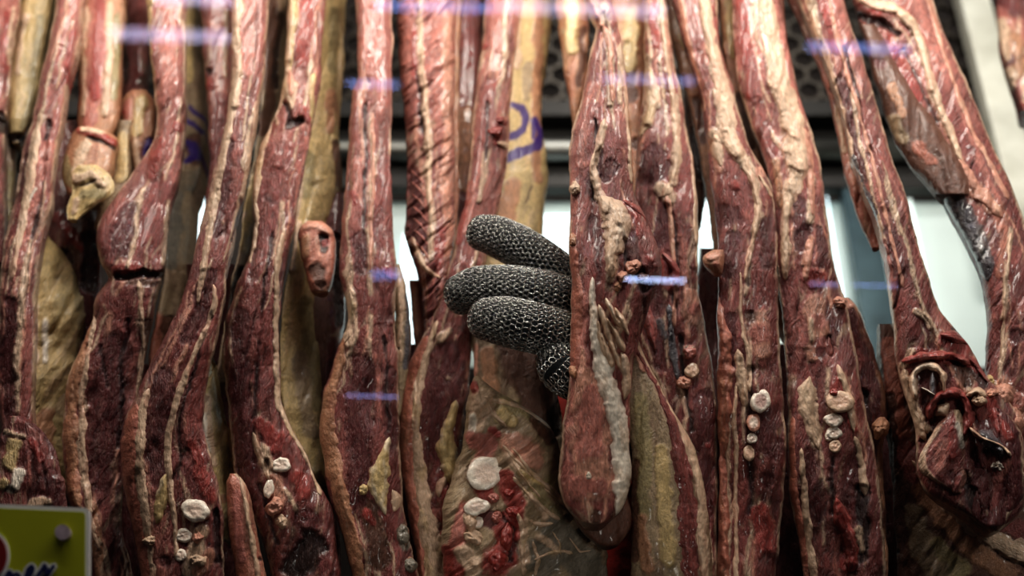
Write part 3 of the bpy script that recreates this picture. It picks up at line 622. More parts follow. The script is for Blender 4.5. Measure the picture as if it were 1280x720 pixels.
p11.ribbon('fat_strip', '778,50,2 780,100,2.4 784,140,3 788,190,3 789,230,2.4', 'F', 1.8)
p11.ribbon('fat_strip', '757,148,3 750,175,4 741,205,4 744,232,5 755,255,5 762,268,4', 'F', 2.4, label='pale fat seam')
p11.ribbon('fat_patch', '752,244,4 765,262,12 772,280,14 768,305,11 764,328,10 764,348,7', 'F', 3.4, alt='W', label='wrinkled cream fat')
p11.ribbon('rind', '716,290,4 719,330,6 720,370,8 719,420,9 716,470,10', 'T', 2.2, 'skin', alt='P', label='brownish rind')
p11.ribbon('fat_strip', '740,346,3 741,380,4 743,410,6 750,440,9 757,470,10 766,500,10 773,530,11 779,560,11 780,590,11 777,620,9 770,645,4', 'W', 3.4, alt='F', label='pale fat edge of the lobe')
for a in ['758,372,2 766,392,4 778,410,4', '748,380,2 758,410,5 768,440,5 776,462,3', '756,396,2 772,420,4 782,440,3', '750,414,3 760,440,6 766,462,4', '776,440,4 782,460,6 784,482,6 780,500,3', '746,400,2 750,425,4 756,448,3', '768,384,2 778,400,3 786,420,2']:
    p11.ribbon('fat_fold', a, 'F', 4.0, alt='W')
p11.ribbon('bloody_membrane', '778,250,2 790,256,3 806,268,4 816,282,3', 'R', 2.2, 'meat', alt='P')
p11.blob('gristle', 792, 334, 11, 8, 'H', 6, 'fat', rot=-20); p11.blob('gristle', 778, 346, 9, 8, 'H', 6, 'fat'); p11.blob('gristle', 804, 346, 9, 5, 'H', 5, 'fat'); p11.blob('gristle', 772, 358, 5, 7, 'S', 4, 'fat')
p11.blob('fat_speck', 736, 594, 3.5, 5, 'W', 4, 'fat'); p11.blob('fat_knob', 717, 464, 6, 8, 'S', 4, 'fat'); p11.blob('fat_knob', 719, 236, 7, 9, 'F', 4, 'fat'); p11.blob('fat_knob', 717, 300, 5, 9, 'S', 4, 'fat')
f11 = Slab('skin_flap', '352 744 774; 380 750 784; 410 756 794; 440 764 804; 475 772 822; 500 780 834; 520 784 845; 560 789 870; 600 790 879; 640 790 884; 700 789 890; 790 786 896', y=-.018, base='N', mat='skin', parent=p11.obj, tf=11, tb=20, lump=.7, fdir=84, rag=1.2,
    paint='O 798,500,9 804,560,10 806,640,10 | Y 826,560,9 832,620,9 836,700,9 | S 800,650,8 810,712,9 | B 793,580,4 794,700,5 | R 848,560,5 852,600,5 | M 846,545,6 856,600,8 862,650,8 864,780,8 | K 862,620,4 868,700,4 | F 870,580,6 878,640,6 882,780,6 | H 775,400,6 790,430,6 805,460,5 | M 800,440,3 820,480,3 836,520,4',
    label='long tan skin flap with a red meat edge')
f11.ribbon('meat_edge', '786,420,3 806,452,4 824,486,5 838,520,7 850,560,10 857,610,12 861,670,12 864,770,12', 'M', 2.0, 'meat', alt='K')
f11.ribbon('fat_strip', '780,402,2 800,440,3 820,474,3 836,505,3.5 850,530,4 862,560,5 872,600,5 878,660,5 882,770,5', 'F', 1.8, alt='H')
Slab('lobe_underside', '600 712 780; 640 716 790; 665 724 788; 682 748 774', y=-.02, base='B', mat='skin', parent=p11.obj, tf=8, tb=10, label='shadowed brown underside')  # dark base colour carries the shade under the lobe

# ---- twelfth
p12 = Slab('hanging_meat', '-70 800 830; 0 803 832; 40 806 838; 80 806 844; 110 803 850; 150 800 857; 175 797 862; 200 795 866; 240 794 871; 280 796 872; 340 796 872; 370 794 873; 400 792 880; 440 794 888; 500 806 896; 560 826 897; 640 850 897; 790 856 898',
    y=.005, fdir=80, lump=1.2, rim=[('R','F',3)],
    paint='F 806,80,8 810,110,10 814,130,10 808,150,7 | R 816,-40,4 818,60,4 | F 826,20,2.5 834,90,3 | H 812,0,4 | K 818,190,16 812,220,16 830,210,12 | M 838,170,8 | F 842,120,4 846,180,4 842,230,6 | M 858,200,8 858,260,8 | F 826,236,8 838,250,8 | K 830,270,10 826,300,10 | P 852,300,8 850,340,8 | C 842,270,2 846,330,3 842,380,3 | K 820,380,14 812,340,10 | R 826,330,7 834,360,6 | U 824,400,5 830,420,4 | K 806,360,8 816,420,10 826,460,9 | H 862,370,9 870,400,8 | F 860,440,6 | K 880,500,12 876,560,14 880,640,14 | D 850,420,3 866,540,3 | M 868,480,8 | R 886,560,4 | P 866,390,8',
    label='thin-topped slab just right of the glass-side slab, dark oval muscle near its middle')
p12.ribbon('fat_strip', '826,-50,2.4 828,30,2.4 836,90,3 842,130,4 846,170,4 846,205,4 838,235,6 826,246,6', 'F', 2.2)
p12.ribbon('fat_strip', '834,244,4 840,275,3.4 842,320,3.4 844,370,3 842,410,3', 'H', 1.8, alt='F')
p12.ribbon('fat_patch', '812,84,4 812,110,9 816,132,11 808,152,8 800,172,3', 'F', 3, alt='Y')
p12.ribbon('fat_strip', '866,140,2.4 866,200,3 869,250,3 870,300,2.4 872,340,2', 'F', 1.8)
p12.ribbon('membrane_strip', '836,380,4 838,420,6 842,450,6 848,476,4', 'U', 2, 'film', alt='G')
p12.ribbon('bloody_membrane', '828,316,3 842,330,6 846,348,6 838,364,3', 'R', 3.4, 'meat', alt='P')
p12.ribbon('bloody_membrane', '802,350,3 806,380,6 814,410,6 820,440,3', 'M', 3.4, 'meat', alt='R')
p12.blob('bone', 865, 463, 8, 8, 'F', 6); p12.blob('gristle', 856, 478, 10, 8, 'H', 5, 'fat'); p12.blob('gristle', 862, 440, 9, 9, 'P', 4, 'bone')
Slab('hanging_meat', '-70 756 812; 0 760 812; 60 768 812; 120 776 806; 170 786 806; 220 790 804; 300 792 806', y=.04, base='S', mat='skin', lump=1.2, fdir=84,
    paint='B 784,60,8 790,120,8 | Y 790,20,9 786,80,9 | B 796,180,8', label='furry tan-brown rind slab between the two thin-topped slabs')
Slab('hanging_meat', '-70 690 738; 0 693 736; 40 698 736; 80 704 735; 110 710 730; 140 714 724; 158 717 720', y=.06, base='S', mat='skin', lump=1.4, fdir=84,
    paint='Y 712,0,8 716,60,8 | B 728,40,5 726,100,5 | N 704,40,4', label='furry tan rind piece tapering to a point left of the glass-side slab')
# ---- thirteenth
p13 = Slab('hanging_meat', '-70 834 896; 0 840 896; 50 854 898; 90 868 910; 130 879 922; 160 882 930; 190 884 940; 220 886 960; 250 892 970; 310 898 972; 360 898 972; 410 896 973; 485 896 978; 560 898 983; 640 898 978; 720 896 970; 790 894 966',
    y=.0, fdir=82, lump=1.15, rim=[('R','F',2.5)],
    paint='M 858,0,8 872,60,7 886,110,6 | F 876,-40,4 884,50,5 900,110,7 906,150,10 | P 896,30,5 908,80,5 | R 892,10,2 898,60,2 | F 896,170,10 914,170,9 922,190,9 | H 900,190,8 900,210,6 | S 890,185,8 | M 920,230,20 912,250,18 928,250,12 | K 910,270,16 | R 921,230,6 | F 936,200,5 946,230,5 948,260,4 942,290,4 936,330,4 930,370,3 | M 958,240,8 | H 950,215,6 | K 958,280,9 960,330,9 | M 948,300,6 946,350,6 | C 940,290,2 932,360,2.5 | K 914,300,10 910,340,10 | F 952,268,3 | K 912,400,9 916,450,9 | H 950,400,10 954,440,9 | P 952,420,12 | B 940,400,8 | K 958,520,16 964,560,14 | R 950,640,14 960,680,12 | K 956,600,10 | M 925,560,8 928,640,8 | F 906,480,3 910,580,3 908,680,3 | K 970,700,7 | C 940,460,4 938,560,4 936,640,3',
    label='slab with an orange-pink skin roll down its left side and a round cut bone near y middle foot')
p13.obj['label'] = 'slab with orange-pink roll of rind down its left side and round cut bone'
p13.ribbon('fat_strip', '872,-50,5 880,0,6 890,60,7 902,100,8 908,140,10 912,175,10 928,200,6 940,222,4 947,250,4 944,280,3.5 938,310,3 932,350,3', 'F', 2.2, alt='H', label='cream fat seam')
p13.ribbon('fat_strip', '846,-30,3 858,50,4 872,95,4 880,140,3', 'H', 1.4, alt='F')
p13.ribbon('fat_patch', '893,168,7 898,190,10 902,208,7', 'F', 2.2, alt='S')
p13.ribbon('pale_sinew', '948,218,2 957,232,3 966,248,2', 'F', 2)
p13.ribbon('rind', '896,326,4 889,350,7 892,380,9 900,410,11 905,450,11 903,490,10 899,530,10 897,570,9 902,620,8 904,700,8 904,770,8', 'T', 5, 'skin', alt='S', label='orange-pink roll of rind')
p13.ribbon('fat_patch', '922,436,4 926,460,8 928,485,8 930,508,4', 'F', 2.6, alt='N')
p13.ribbon('fat_strip', '921,480,2 918,520,3 920,570,3 918,620,3 920,680,3 918,760,3', 'F', 1.6)
p13.ribbon('fat_strip', '925,340,2 926,400,2.4 936,450,3 938,490,3', 'F', 1.6, alt='H')
p13.blob('bone', 951, 501, 11, 14, 'W', 7, core='M'); p13.blob('bone', 942, 528, 8, 10, 'H', 6, core='W'); p13.blob('bone', 940, 548, 6, 6, 'W', 5); p13.blob('bone', 937, 566, 7, 9, 'F', 5)
Slab('skin_curl', '312 892 904; 316 880 906; 324 877 906; 334 880 905; 342 892 903', y=-.012, base='S', mat='skin', parent=p13.obj, tf=9, tb=8, lump=.3, rag=.8, step=1.2, paint='H 888,322,5 898,318,4 | T 896,332,4', label='orange curl of skin')
Slab('flank_skin', '-70 822 846; 0 828 854; 60 842 866; 120 858 884; 180 872 890; 230 880 892; 280 888 900; 340 896 906', y=.022, base='S', mat='skin', parent=p13.obj, tf=8, tb=16, lump=1, paint='Y 846,10,5 856,60,5 | B 872,120,5 880,180,5')
Slab('hanging_meat', '80 852 872; 130 856 882; 180 862 886; 230 866 884; 260 868 880; 285 871 876', y=.06, base='B', mat='skin', paint='D 870,160,6 874,220,6', label='dark brown rind in the gap above the bright window right of centre')
# ---- fourteenth
p14 = Slab('hanging_meat', '-70 908 976; 0 914 980; 60 916 986; 110 924 996; 160 938 1014; 200 956 1024; 240 964 1030; 290 966 1036; 330 970 1042; 360 974 1050; 400 978 1062; 440 982 1070; 470 984 1074; 510 986 1082; 560 985 1092; 610 986 1101; 660 994 1104; 720 1004 1108; 790 1010 1112',
    y=.003, fdir=80, lump=1.15, rim=[('L','F',2.5),('R','F',3)],
    paint='R 928,0,8 934,60,9 944,120,9 | M 940,80,8 952,150,8 964,190,8 | F 950,-40,5 958,40,6 966,90,7 980,130,7 992,165,9 | H 962,0,4 976,60,4 | F 990,180,12 1000,200,12 | R 972,60,3 984,120,3 | P 976,20,5 988,100,5 1004,150,5 | F 984,230,5 980,290,4 982,340,4 | K 1000,260,10 1000,310,9 | M 1000,240,6 1018,250,8 | K 1024,290,6 1028,330,6 | F 1014,220,4 1012,280,4 | H 1006,330,4 1012,300,4 | S 968,200,5 976,260,5 | R 1014,348,10 1030,346,8 | H 1020,380,13 1024,410,13 1016,440,10 | P 1026,400,8 | M 1030,430,14 1040,450,12 | K 1024,440,8 | C 1036,420,3 1036,440,4 | F 1014,420,4 1016,400,3 | R 1050,480,8 1046,500,7 | R 1060,520,5 1068,540,4 | K 1066,580,14 1060,640,14 | K 1010,570,10 1020,640,12 | D 1076,610,9 1080,700,9 | R 1050,640,9 1060,680,9 1056,710,8 | F 1072,660,5 1080,690,4 | M 1030,700,9 | K 1000,700,6 | P 1002,520,3 | C 1040,570,3 1038,640,3',
    label='slab with a cluster of white knuckle bones beside a smooth cream fat patch')
p14.ribbon('fat_strip', '948,-50,6 957,0,7 966,50,8 976,100,9 988,140,11 998,176,13 1000,205,13 992,235,9 983,265,5 981,310,5 983,350,4', 'F', 2.4, alt='H', label='cream fat seam')
p14.ribbon('fat_strip', '1006,160,3 1014,200,4 1014,240,4 1016,270,3', 'H', 1.6)
p14.ribbon('pale_sinew', '1012,298,4 1012,320,6 1008,340,6 1006,352,3', 'H', 2.6, alt='F')
p14.ribbon('fat_patch', '1012,470,4 1008,495,11 1012,520,13 1020,548,9 1024,562,3', 'F', 2.6, alt='N', label='smooth cream fat patch')
p14.ribbon('fat_strip', '1046,455,3 1056,480,4 1064,510,4 1068,540,3', 'F', 2)
p14.ribbon('fat_strip', '1002,560,3 1004,600,4 1008,640,5 1012,680,5 1018,720,4 1022,770,4', 'F', 1.8, alt='H')
p14.ribbon('rind', '990,520,3 990,560,6 992,610,6 1000,660,6 1006,720,5 1012,770,5', 'T', 1.8, 'skin')
p14.ribbon('fat_strip', '1068,545,4 1076,580,5 1082,620,5', 'F', 2, alt='N')
p14.ribbon('red_muscle_tongue', '1044,622,3 1050,640,9 1058,665,10 1066,690,9 1064,716,7', 'R', 4, 'meat', alt='M')
p14.blob('bone', 1050, 501, 16, 12, 'F', 7, core='H', rot=5); p14.blob('bone', 1042, 525, 10, 8, 'W', 7); p14.blob('bone', 1043, 541, 9, 7, 'W', 7, core='H'); p14.blob('bone', 1044, 558, 7, 8, 'F', 6); p14.blob('bone', 1036, 545, 4, 6, 'W', 6)
p14.blob('cut_rib_end', 1036, 432, 6, 16, 'P', 4, core='K', rot=-6)
p14.blob('blood_clot', 1042, 490, 7, 6, 'R', 4, 'bone')
Slab('side_lobe', '372 1046 1062; 380 1044 1072; 400 1046 1080; 430 1050 1090; 460 1056 1098; 490 1066 1108; 520 1078 1110; 560 1084 1104; 620 1090 1106; 700 1096 1110; 790 1100 1114', y=.016, base='K', parent=p14.obj, tf=10, tb=18, rim=[('R','S',7)], lump=1.1,
    paint='H 1056,378,9 1066,376,5 | F 1050,390,5 | M 1064,420,8 1072,450,9 | D 1076,500,9', label='dark side lobe edged with tan rind')
p14.blob('fat_knob', 1100, 534, 10, 13, 'S', 7, 'fat', rot=20); p14.blob('fat_knob', 1050, 378, 9, 8, 'H', 6, 'fat', rot=20)
Slab('flank_skin', '-70 886 916; 0 898 922; 60 902 926; 110 908 934; 160 922 944; 210 940 962; 260 954 974; 320 964 980; 370 972 990; 410 970 1002; 428 984 998', y=.028, base='S', mat='skin', parent=p14.obj, tf=9, tb=18, lump=.9, fdir=80,
    paint='Y 912,0,5 914,70,5 | B 924,120,6 940,180,6 | M 956,220,8 966,280,8 | T 984,370,9 988,400,9 | B 976,330,6 | H 984,350,4 992,384,4 984,402,4')
# ---- fifteenth
p15 = Slab('hanging_meat', '-70 976 1040; 0 998 1056; 40 1014 1066; 75 1030 1080; 115 1046 1092; 160 1058 1104; 200 1064 1116; 235 1078 1130; 280 1096 1142; 320 1106 1152; 360 1112 1164; 390 1116 1176; 415 1118 1196; 428 1118 1210; 445 1120 1220; 470 1124 1232; 500 1132 1262; 530 1144 1276; 560 1146 1280; 590 1142 1282; 620 1160 1284; 640 1200 1278; 655 1226 1262; 662 1238 1252',
    y=-.01, fdir=70, lump=1.2, rim=[('L','F',3),('R','F',1.5)],
    paint='F 1008,-50,4 1020,30,4 1040,90,4 1062,170,3 | R 1026,0,6 1044,60,6 | P 1040,20,5 1060,80,5 | K 1050,100,7 1070,170,8 1080,220,8 | M 1078,130,6 1096,190,6 1104,240,5 | F 1062,120,2.5 1082,200,2.5 1096,260,2.5 1108,310,2.5 | C 1056,60,1.8 1072,130,1.8 1092,200,1.8 | K 1112,290,8 1124,340,9 | M 1130,280,6 | P 1104,300,4 1114,350,4 | M 1130,380,14 1140,410,12 | F 1142,390,4 1156,400,5 1160,410,4 | P 1168,400,5 | R 1176,425,7 1200,432,8 1206,440,6 | C 1190,412,3 1204,424,3 | C 1184,448,4 1210,460,5 1228,480,5 | R 1150,444,9 1180,448,8 1206,452,7 1230,466,5 | F 1140,440,5 1126,460,4 | B 1196,460,9 1210,475,9 | F 1136,480,9 1146,520,7 1160,540,4 | K 1160,470,12 1166,500,12 | M 1170,560,20 1180,590,18 | P 1172,580,10 | C 1150,550,3 1160,540,3 | K 1230,580,20 1240,610,22 1220,620,20 | D 1206,600,8 1220,640,7 | M 1222,560,8 1240,560,8 | K 1250,540,14 1262,570,12 | R 1232,500,8 1244,520,7 | F 1214,490,6 1226,500,5 | C 1206,500,3 1222,530,3 | U 1236,552,12 1226,545,9 1250,562,8 | B 1206,520,6',
    label='leaning slab ending in a split joint with grey cartilage and torn cream membranes, lower right')
p15.ribbon('fat_strip', '1000,-50,3 1014,20,3 1032,80,3 1050,130,3 1066,200,3 1082,250,3 1092,290,2.4', 'F', 1.8, alt='S')
p15.ribbon('fat_strip', '1030,-30,2 1044,40,2.4 1064,110,2.6 1086,180,2.6 1100,240,2.6 1116,300,2.6 1130,360,2.4', 'H', 1.4, alt='F')
p15.ribbon('wet_membrane', '1062,190,4 1069,218,8 1080,250,11 1091,282,9 1098,310,3', 'U', 2.0, 'film', alt='G', label='glistening grey membrane')
p15.ribbon('curled_membrane', '1144,500,3 1140,482,4 1141,466,4 1152,456,4 1166,456,4.5 1176,462,4.5 1180,476,4 1180,492,3', 'F', 6, alt='W', label='curled cream membrane')
p15.ribbon('cartilage', '1166,464,3 1166,480,6 1167,498,5 1166,510,3', 'U', 3.6, 'bone', alt='G')
p15.ribbon('bloody_membrane', '1160,525,3 1162,506,5 1174,494,6 1190,488,6 1204,494,6 1210,510,7 1210,530,6 1204,548,3', 'R', 6, 'meat', alt='R', label='bright red bloody membrane')
p15.ribbon('cartilage', '1168,520,5 1178,512,9 1186,504,8', 'F', 5, 'bone', alt='H')
p15.ribbon('fat_strip', '1130,460,5 1134,490,8 1142,520,8 1152,540,5 1158,552,2', 'F', 3, alt='N')
p15.ribbon('pale_sinew', '1206,496,2 1222,488,4 1234,496,3', 'F', 4, alt='W')
p15.ribbon('pale_sinew', '1152,484,.8 1160,488,1 1170,494,.8', 'W', 7, alt='W')
p15.ribbon('cartilage', '1222,538,6 1236,548,14 1250,562,14 1256,576,7', 'U', 12, 'film', alt='U', label='grey-blue cartilage face')
p15.ribbon('pale_sinew', '1212,534,3 1224,546,3 1240,552,3 1258,560,4 1264,572,3', 'F', 13, alt='P')
p15.blob('fat_knob', 1248, 582, 11, 9, 'W', 14, 'fat'); p15.blob('gristle', 1224, 500, 9, 7, 'F', 5, 'fat'); p15.blob('gristle', 1240, 492, 7, 6, 'H', 5, 'fat')
p15.ribbon('bloody_membrane', '1126,452,3 1150,446,5 1180,444,6 1200,448,5 1214,456,3', 'R', 4, 'meat', alt='P')
p15.ribbon('bloody_membrane', '1176,418,3 1192,420,6 1206,424,6 1214,430,3', 'R', 4, 'meat', alt='K')
Slab('flank_skin', '-70 950 990; 0 984 1006; 60 1012 1030; 120 1036 1054; 180 1048 1068; 230 1058 1084; 270 1070 1094; 310 1090 1102', y=.015, base='T', mat='skin', parent=p15.obj, tf=6, tb=10, paint='F 1046,130,3 1056,190,3 | B 1040,110,4 | H 1064,200,5 1076,240,5')
Slab('cut_muscle_end', '512 1186 1198; 524 1176 1204; 540 1164 1208; 560 1154 1212; 578 1146 1211; 592 1150 1209; 604 1172 1207; 618 1194 1204', y=-.022, base='M', parent=p15.obj, tf=11, tb=14, tone=False, rim=[('L','F',7),('R','N',8)], rag=2.5, lump=1.3, fdir=60,
    paint='P 1180,560,10 1176,584,8 | R 1190,540,6 1192,570,6 | K 1190,596,5 | W 1196,530,3 1204,560,3', label='dark red muscle wedge edged with cream fat')
Slab('joint_muscle', '470 1190 1206; 490 1200 1234; 520 1206 1262; 540 1212 1276; 570 1210 1282; 600 1204 1282; 630 1206 1274; 650 1216 1262; 664 1234 1250', y=-.014, base='K', parent=p15.obj, tf=10, tb=12, tone=False, rim=[('R','F',2)], rag=4, lump=1.6,
    paint='M 1240,590,16 1236,620,12 | R 1222,500,7 1244,520,7 1262,545,6 | C 1216,560,4 1222,600,4 | P 1250,600,4 1262,580,3')
# the big skin sheet below it
sh = Slab('hanging_meat', '405 1098 1116; 430 1098 1124; 470 1100 1136; 500 1103 1150; 540 1108 1176; 580 1112 1210; 620 1116 1300; 660 1118 1330; 720 1122 1340; 790 1128 1340', y=.03, base='B', mat='skin', lump=.8, fdir=60, tf=14, tb=24, pw=5,
    paint='T 1108,430,9 1112,480,12 1124,540,15 | M 1130,560,14 1150,600,10 | B 1110,500,7 1114,600,12 | S 1150,610,10 1180,650,11 1220,690,12 1260,716,12 | F 1166,606,6 1196,640,7 1230,668,8 1264,688,9 1310,706,9 | F 1150,590,3 1170,612,4 | M 1180,600,9 1220,630,9 1262,655,10 1300,670,10 | P 1190,610,3 1230,640,3 | N 1140,640,14 1160,700,16 1190,740,20 | B 1126,640,9 1130,720,9 | D 1108,540,5 1116,600,5 | D 1122,690,4 | O 1170,680,9 1200,712,12',
    label='broad dark brown sheet of skin with a pale cream cut band, bottom right corner')
sh.ribbon('fat_strip', '1140,575,2 1158,600,5 1182,628,8 1212,655,11 1246,678,13 1290,698,14 1330,712,12', 'F', 2, alt='N', label='pale cream cut band')
# ---- sixteenth
p16 = Slab('hanging_meat', '-70 1050 1146; 0 1064 1166; 40 1078 1180; 60 1092 1190; 95 1106 1206; 130 1122 1220; 175 1134 1238; 225 1166 1260; 270 1188 1280; 320 1216 1292; 360 1230 1300; 400 1234 1310; 440 1232 1314; 475 1230 1316; 520 1236 1316; 560 1250 1312; 590 1270 1310',
    y=.005, fdir=66, lump=1.0, rim=[('R','F',2.5)],
    paint='P 1090,-30,8 1110,5,10 1130,20,6 | R 1080,5,6 1100,14,5 | C 1076,24,5 1100,26,6 1120,40,4 | B 1080,40,7 1094,50,8 | R 1108,50,10 1126,90,10 1144,120,10 | M 1110,70,7 1130,120,9 | F 1120,10,5 1140,30,6 1156,60,5 1164,110,4 | F 1162,110,4 1180,150,4 1192,180,4 1204,210,4 | P 1146,0,6 1164,50,7 1180,90,6 | C 1130,60,2 1150,110,2 1170,150,2.5 | M 1174,110,7 1190,150,8 1206,190,8 | M 1204,160,6 1230,220,6 | P 1200,140,4 1226,200,4 1250,250,4 | H 1200,210,9 1216,236,10 1236,256,9 | K 1216,190,6 | B 1120,130,8 1130,160,10 1150,190,9 | T 1162,200,9 1176,220,8 | K 1200,230,7 | U 1186,240,12 1204,270,14 1222,300,12 1232,330,8 | T 1246,260,9 1256,300,8 1252,340,8 | F 1262,290,3 1256,350,3 1254,400,3 | M 1266,320,9 1272,380,10 | K 1270,420,9 | P 1242,400,4 | H 1250,480,12 1262,500,14 1270,530,12 | F 1236,474,5 1244,482,5 | P 1260,520,8 1272,500,9',
    label='wide slab leaning to the right edge with a glistening grey membrane on its flank')
p16.ribbon('fat_strip', '1060,-10,4 1088,6,6 1112,8,6 1134,22,6 1148,44,5 1158,76,4 1164,104,4 1176,138,4 1190,168,4 1202,200,4', 'F', 2.4, alt='H', label='cream fat seam')
p16.ribbon('fat_strip', '1148,-40,3 1166,20,3 1180,70,3 1198,120,3 1216,165,3 1240,210,3 1262,250,3', 'H', 1.4, alt='F')
p16.ribbon('pale_sinew', '1206,206,4 1214,226,9 1228,246,10 1244,260,8 1254,272,4', 'H', 2.2, alt='F')
p16.ribbon('wet_membrane', '1170,206,7 1184,236,15 1200,266,20 1214,296,20 1228,326,14 1236,352,5', 'U', 2.2, 'film', alt='G', label='glistening grey membrane')
p16.ribbon('fat_strip', '1264,290,2 1258,340,2.6 1254,400,2.6 1252,450,2', 'F', 1.6)
Slab('dark_skin_flank', '30 1074 1094; 60 1082 1112; 90 1090 1126; 120 1100 1146; 150 1108 1168; 180 1118 1188; 205 1134 1204; 226 1154 1214; 244 1170 1212', y=-.004, base='B', mat='skin', parent=p16.obj, tf=14, tb=14, lump=1.3, paint='S 1112,110,5 1128,140,6 | N 1118,150,9 1130,170,8 | T 1150,180,8 1166,200,8 | K 1100,80,8', label='dark brown outer skin')
p16.blob('fat_knob', 1252, 492, 14, 16, 'H', 8, 'fat'); p16.blob('fat_knob', 1266, 522, 13, 18, 'H', 8, 'fat', rot=-20); p16.blob('fat_knob', 1238, 476, 6, 7, 'Y', 6, 'fat')
# ---- far right, behind the post
q = Slab('hanging_meat', '-70 1244 1340; 0 1246 1340; 25 1245 1340; 60 1249 1340; 100 1260 1330; 125 1270 1320; 140 1276 1310', y=.10, fdir=80,
    paint='K 1266,0,20 1280,10,20 | F 1252,36,9 1262,60,12 1268,90,9 | S 1270,50,10 1276,84,9 | K 1256,80,3 1266,70,4 | R 1276,130,8 | P 1250,110,6 | F 1262,100,7', label='red and cream piece behind the metal post at the top right corner')

# deeper row, closing the dark gaps low down
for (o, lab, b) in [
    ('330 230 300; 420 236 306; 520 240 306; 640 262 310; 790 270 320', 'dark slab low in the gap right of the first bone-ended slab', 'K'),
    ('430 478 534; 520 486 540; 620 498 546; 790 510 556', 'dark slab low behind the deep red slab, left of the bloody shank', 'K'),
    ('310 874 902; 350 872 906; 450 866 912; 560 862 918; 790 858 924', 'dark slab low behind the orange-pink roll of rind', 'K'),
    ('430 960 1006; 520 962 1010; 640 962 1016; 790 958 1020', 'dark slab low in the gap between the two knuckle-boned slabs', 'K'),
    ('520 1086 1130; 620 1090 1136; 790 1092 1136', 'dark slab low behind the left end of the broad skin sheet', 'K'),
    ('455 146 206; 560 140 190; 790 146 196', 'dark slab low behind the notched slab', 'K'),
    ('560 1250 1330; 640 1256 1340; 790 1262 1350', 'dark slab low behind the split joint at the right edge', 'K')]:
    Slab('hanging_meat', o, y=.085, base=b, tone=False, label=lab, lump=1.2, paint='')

# ================================================================ gloved hand and the person behind
person = bpy.data.objects.new('person', None); COL.objects.link(person)
person.location = tuple(P(780, 560, YM + .10)); person['_o'] = list(person.location)
tag(person, 'person behind the meat, only a hand in grey mail glove and red sleeve showing', 'person')
mat_mail = flat('mail_steel', (.41, .41, .39), .24, .85, .3, 300.)
mat_glove = flat('dark_glove_lining', (.008, .011, .015), .85, 0, .3, 900., .4)
mat_red = flat('red_cloth', (.30, .016, .008), .8, 0, .2, 300., .4)

def spath(ctrl, n):
    """ctrl: (px,py,Y,rx,ry) control points -> smooth world path and radii (m)"""
    c = np.array(ctrl, float); m = len(c); t = np.linspace(0, m - 1, n)
    out = np.zeros((n, 5))
    for i, q in enumerate(t):
        k = min(int(q), m - 2); f = q - k
        p0, p1, p2, p3 = c[max(k - 1, 0)], c[k], c[k + 1], c[min(k + 2, m - 1)]
        out[i] = .5 * ((2 * p1) + (-p0 + p2) * f + (2 * p0 - 5 * p1 + 4 * p2 - p3) * f * f + (-p0 + 3 * p1 - 3 * p2 + p3) * f ** 3)
    return P(out[:, 0], out[:, 1], YM + out[:, 2]), out[:, 3:] * MM

def roundtip(pa, ra):
    """add a hemispherical tip at the start"""
    d = pa[0] - pa[1]; d /= np.linalg.norm(d); r = ra[0]
    P2, R2 = [], []
    for a in np.linspace(0, math.pi / 2, 7)[:-1]:
        P2.append(pa[0] + d * r[0] * math.cos(a) * .95); R2.append(r * max(.12, math.sin(a)))
    return np.vstack([P2, pa]), np.vstack([R2, ra])

FING = [  # tips first, to the knuckle inside the palm
    ([(603, 291, .004, 10.6, 10.2), (622, 296, .001, 12.2, 11.6), (652, 311, .0, 13.0, 12.2), (684, 333, .004, 13.4, 12.6), (712, 354, .014, 13.2, 12.8), (742, 384, .030, 12.6, 12.6), (764, 420, .044, 12, 12)], 'index'),
    ([(577, 368, -.006, 11.6, 11.0), (596, 363, -.009, 13.8, 13.0), (630, 363, -.011, 15.0, 13.6), (668, 368, -.010, 15.2, 14.0), (705, 376, -.002, 14.6, 13.6), (740, 394, .018, 13.2, 13.0), (766, 428, .044, 12, 12)], 'middle'),
    ([(608, 399, -.020, 11.6, 11.2), (628, 401, -.024, 13.8, 12.8), (660, 408, -.026, 14.4, 13.2), (694, 416, -.018, 14.0, 13.0), (726, 426, -.002, 13.0, 12.6), (752, 436, .022, 12.4, 12.4), (772, 446, .046, 12, 12)], 'ring'),
    ([(695, 450, -.018, 11.0, 10.8), (703, 462, -.019, 12.8, 12.4), (724, 475, -.010, 12.4, 12.0), (746, 477, .016, 11.6, 11.4), (774, 470, .050, 11, 11)], 'little')]
PALM = [(758, 405, .034, 12, 11), (768, 430, .046, 27, 13), (775, 470, .058, 31, 15), (778, 520, .070, 30, 17), (780, 570, .084, 27, 20), (782, 620, .098, 26, 22)]
THUMB = [(742, 440, .068, 8.5, 8.5), (746, 456, .068, 11, 11), (752, 478, .066, 12.5, 12), (762, 502, .066, 14, 13), (774, 528, .07, 14, 13)]

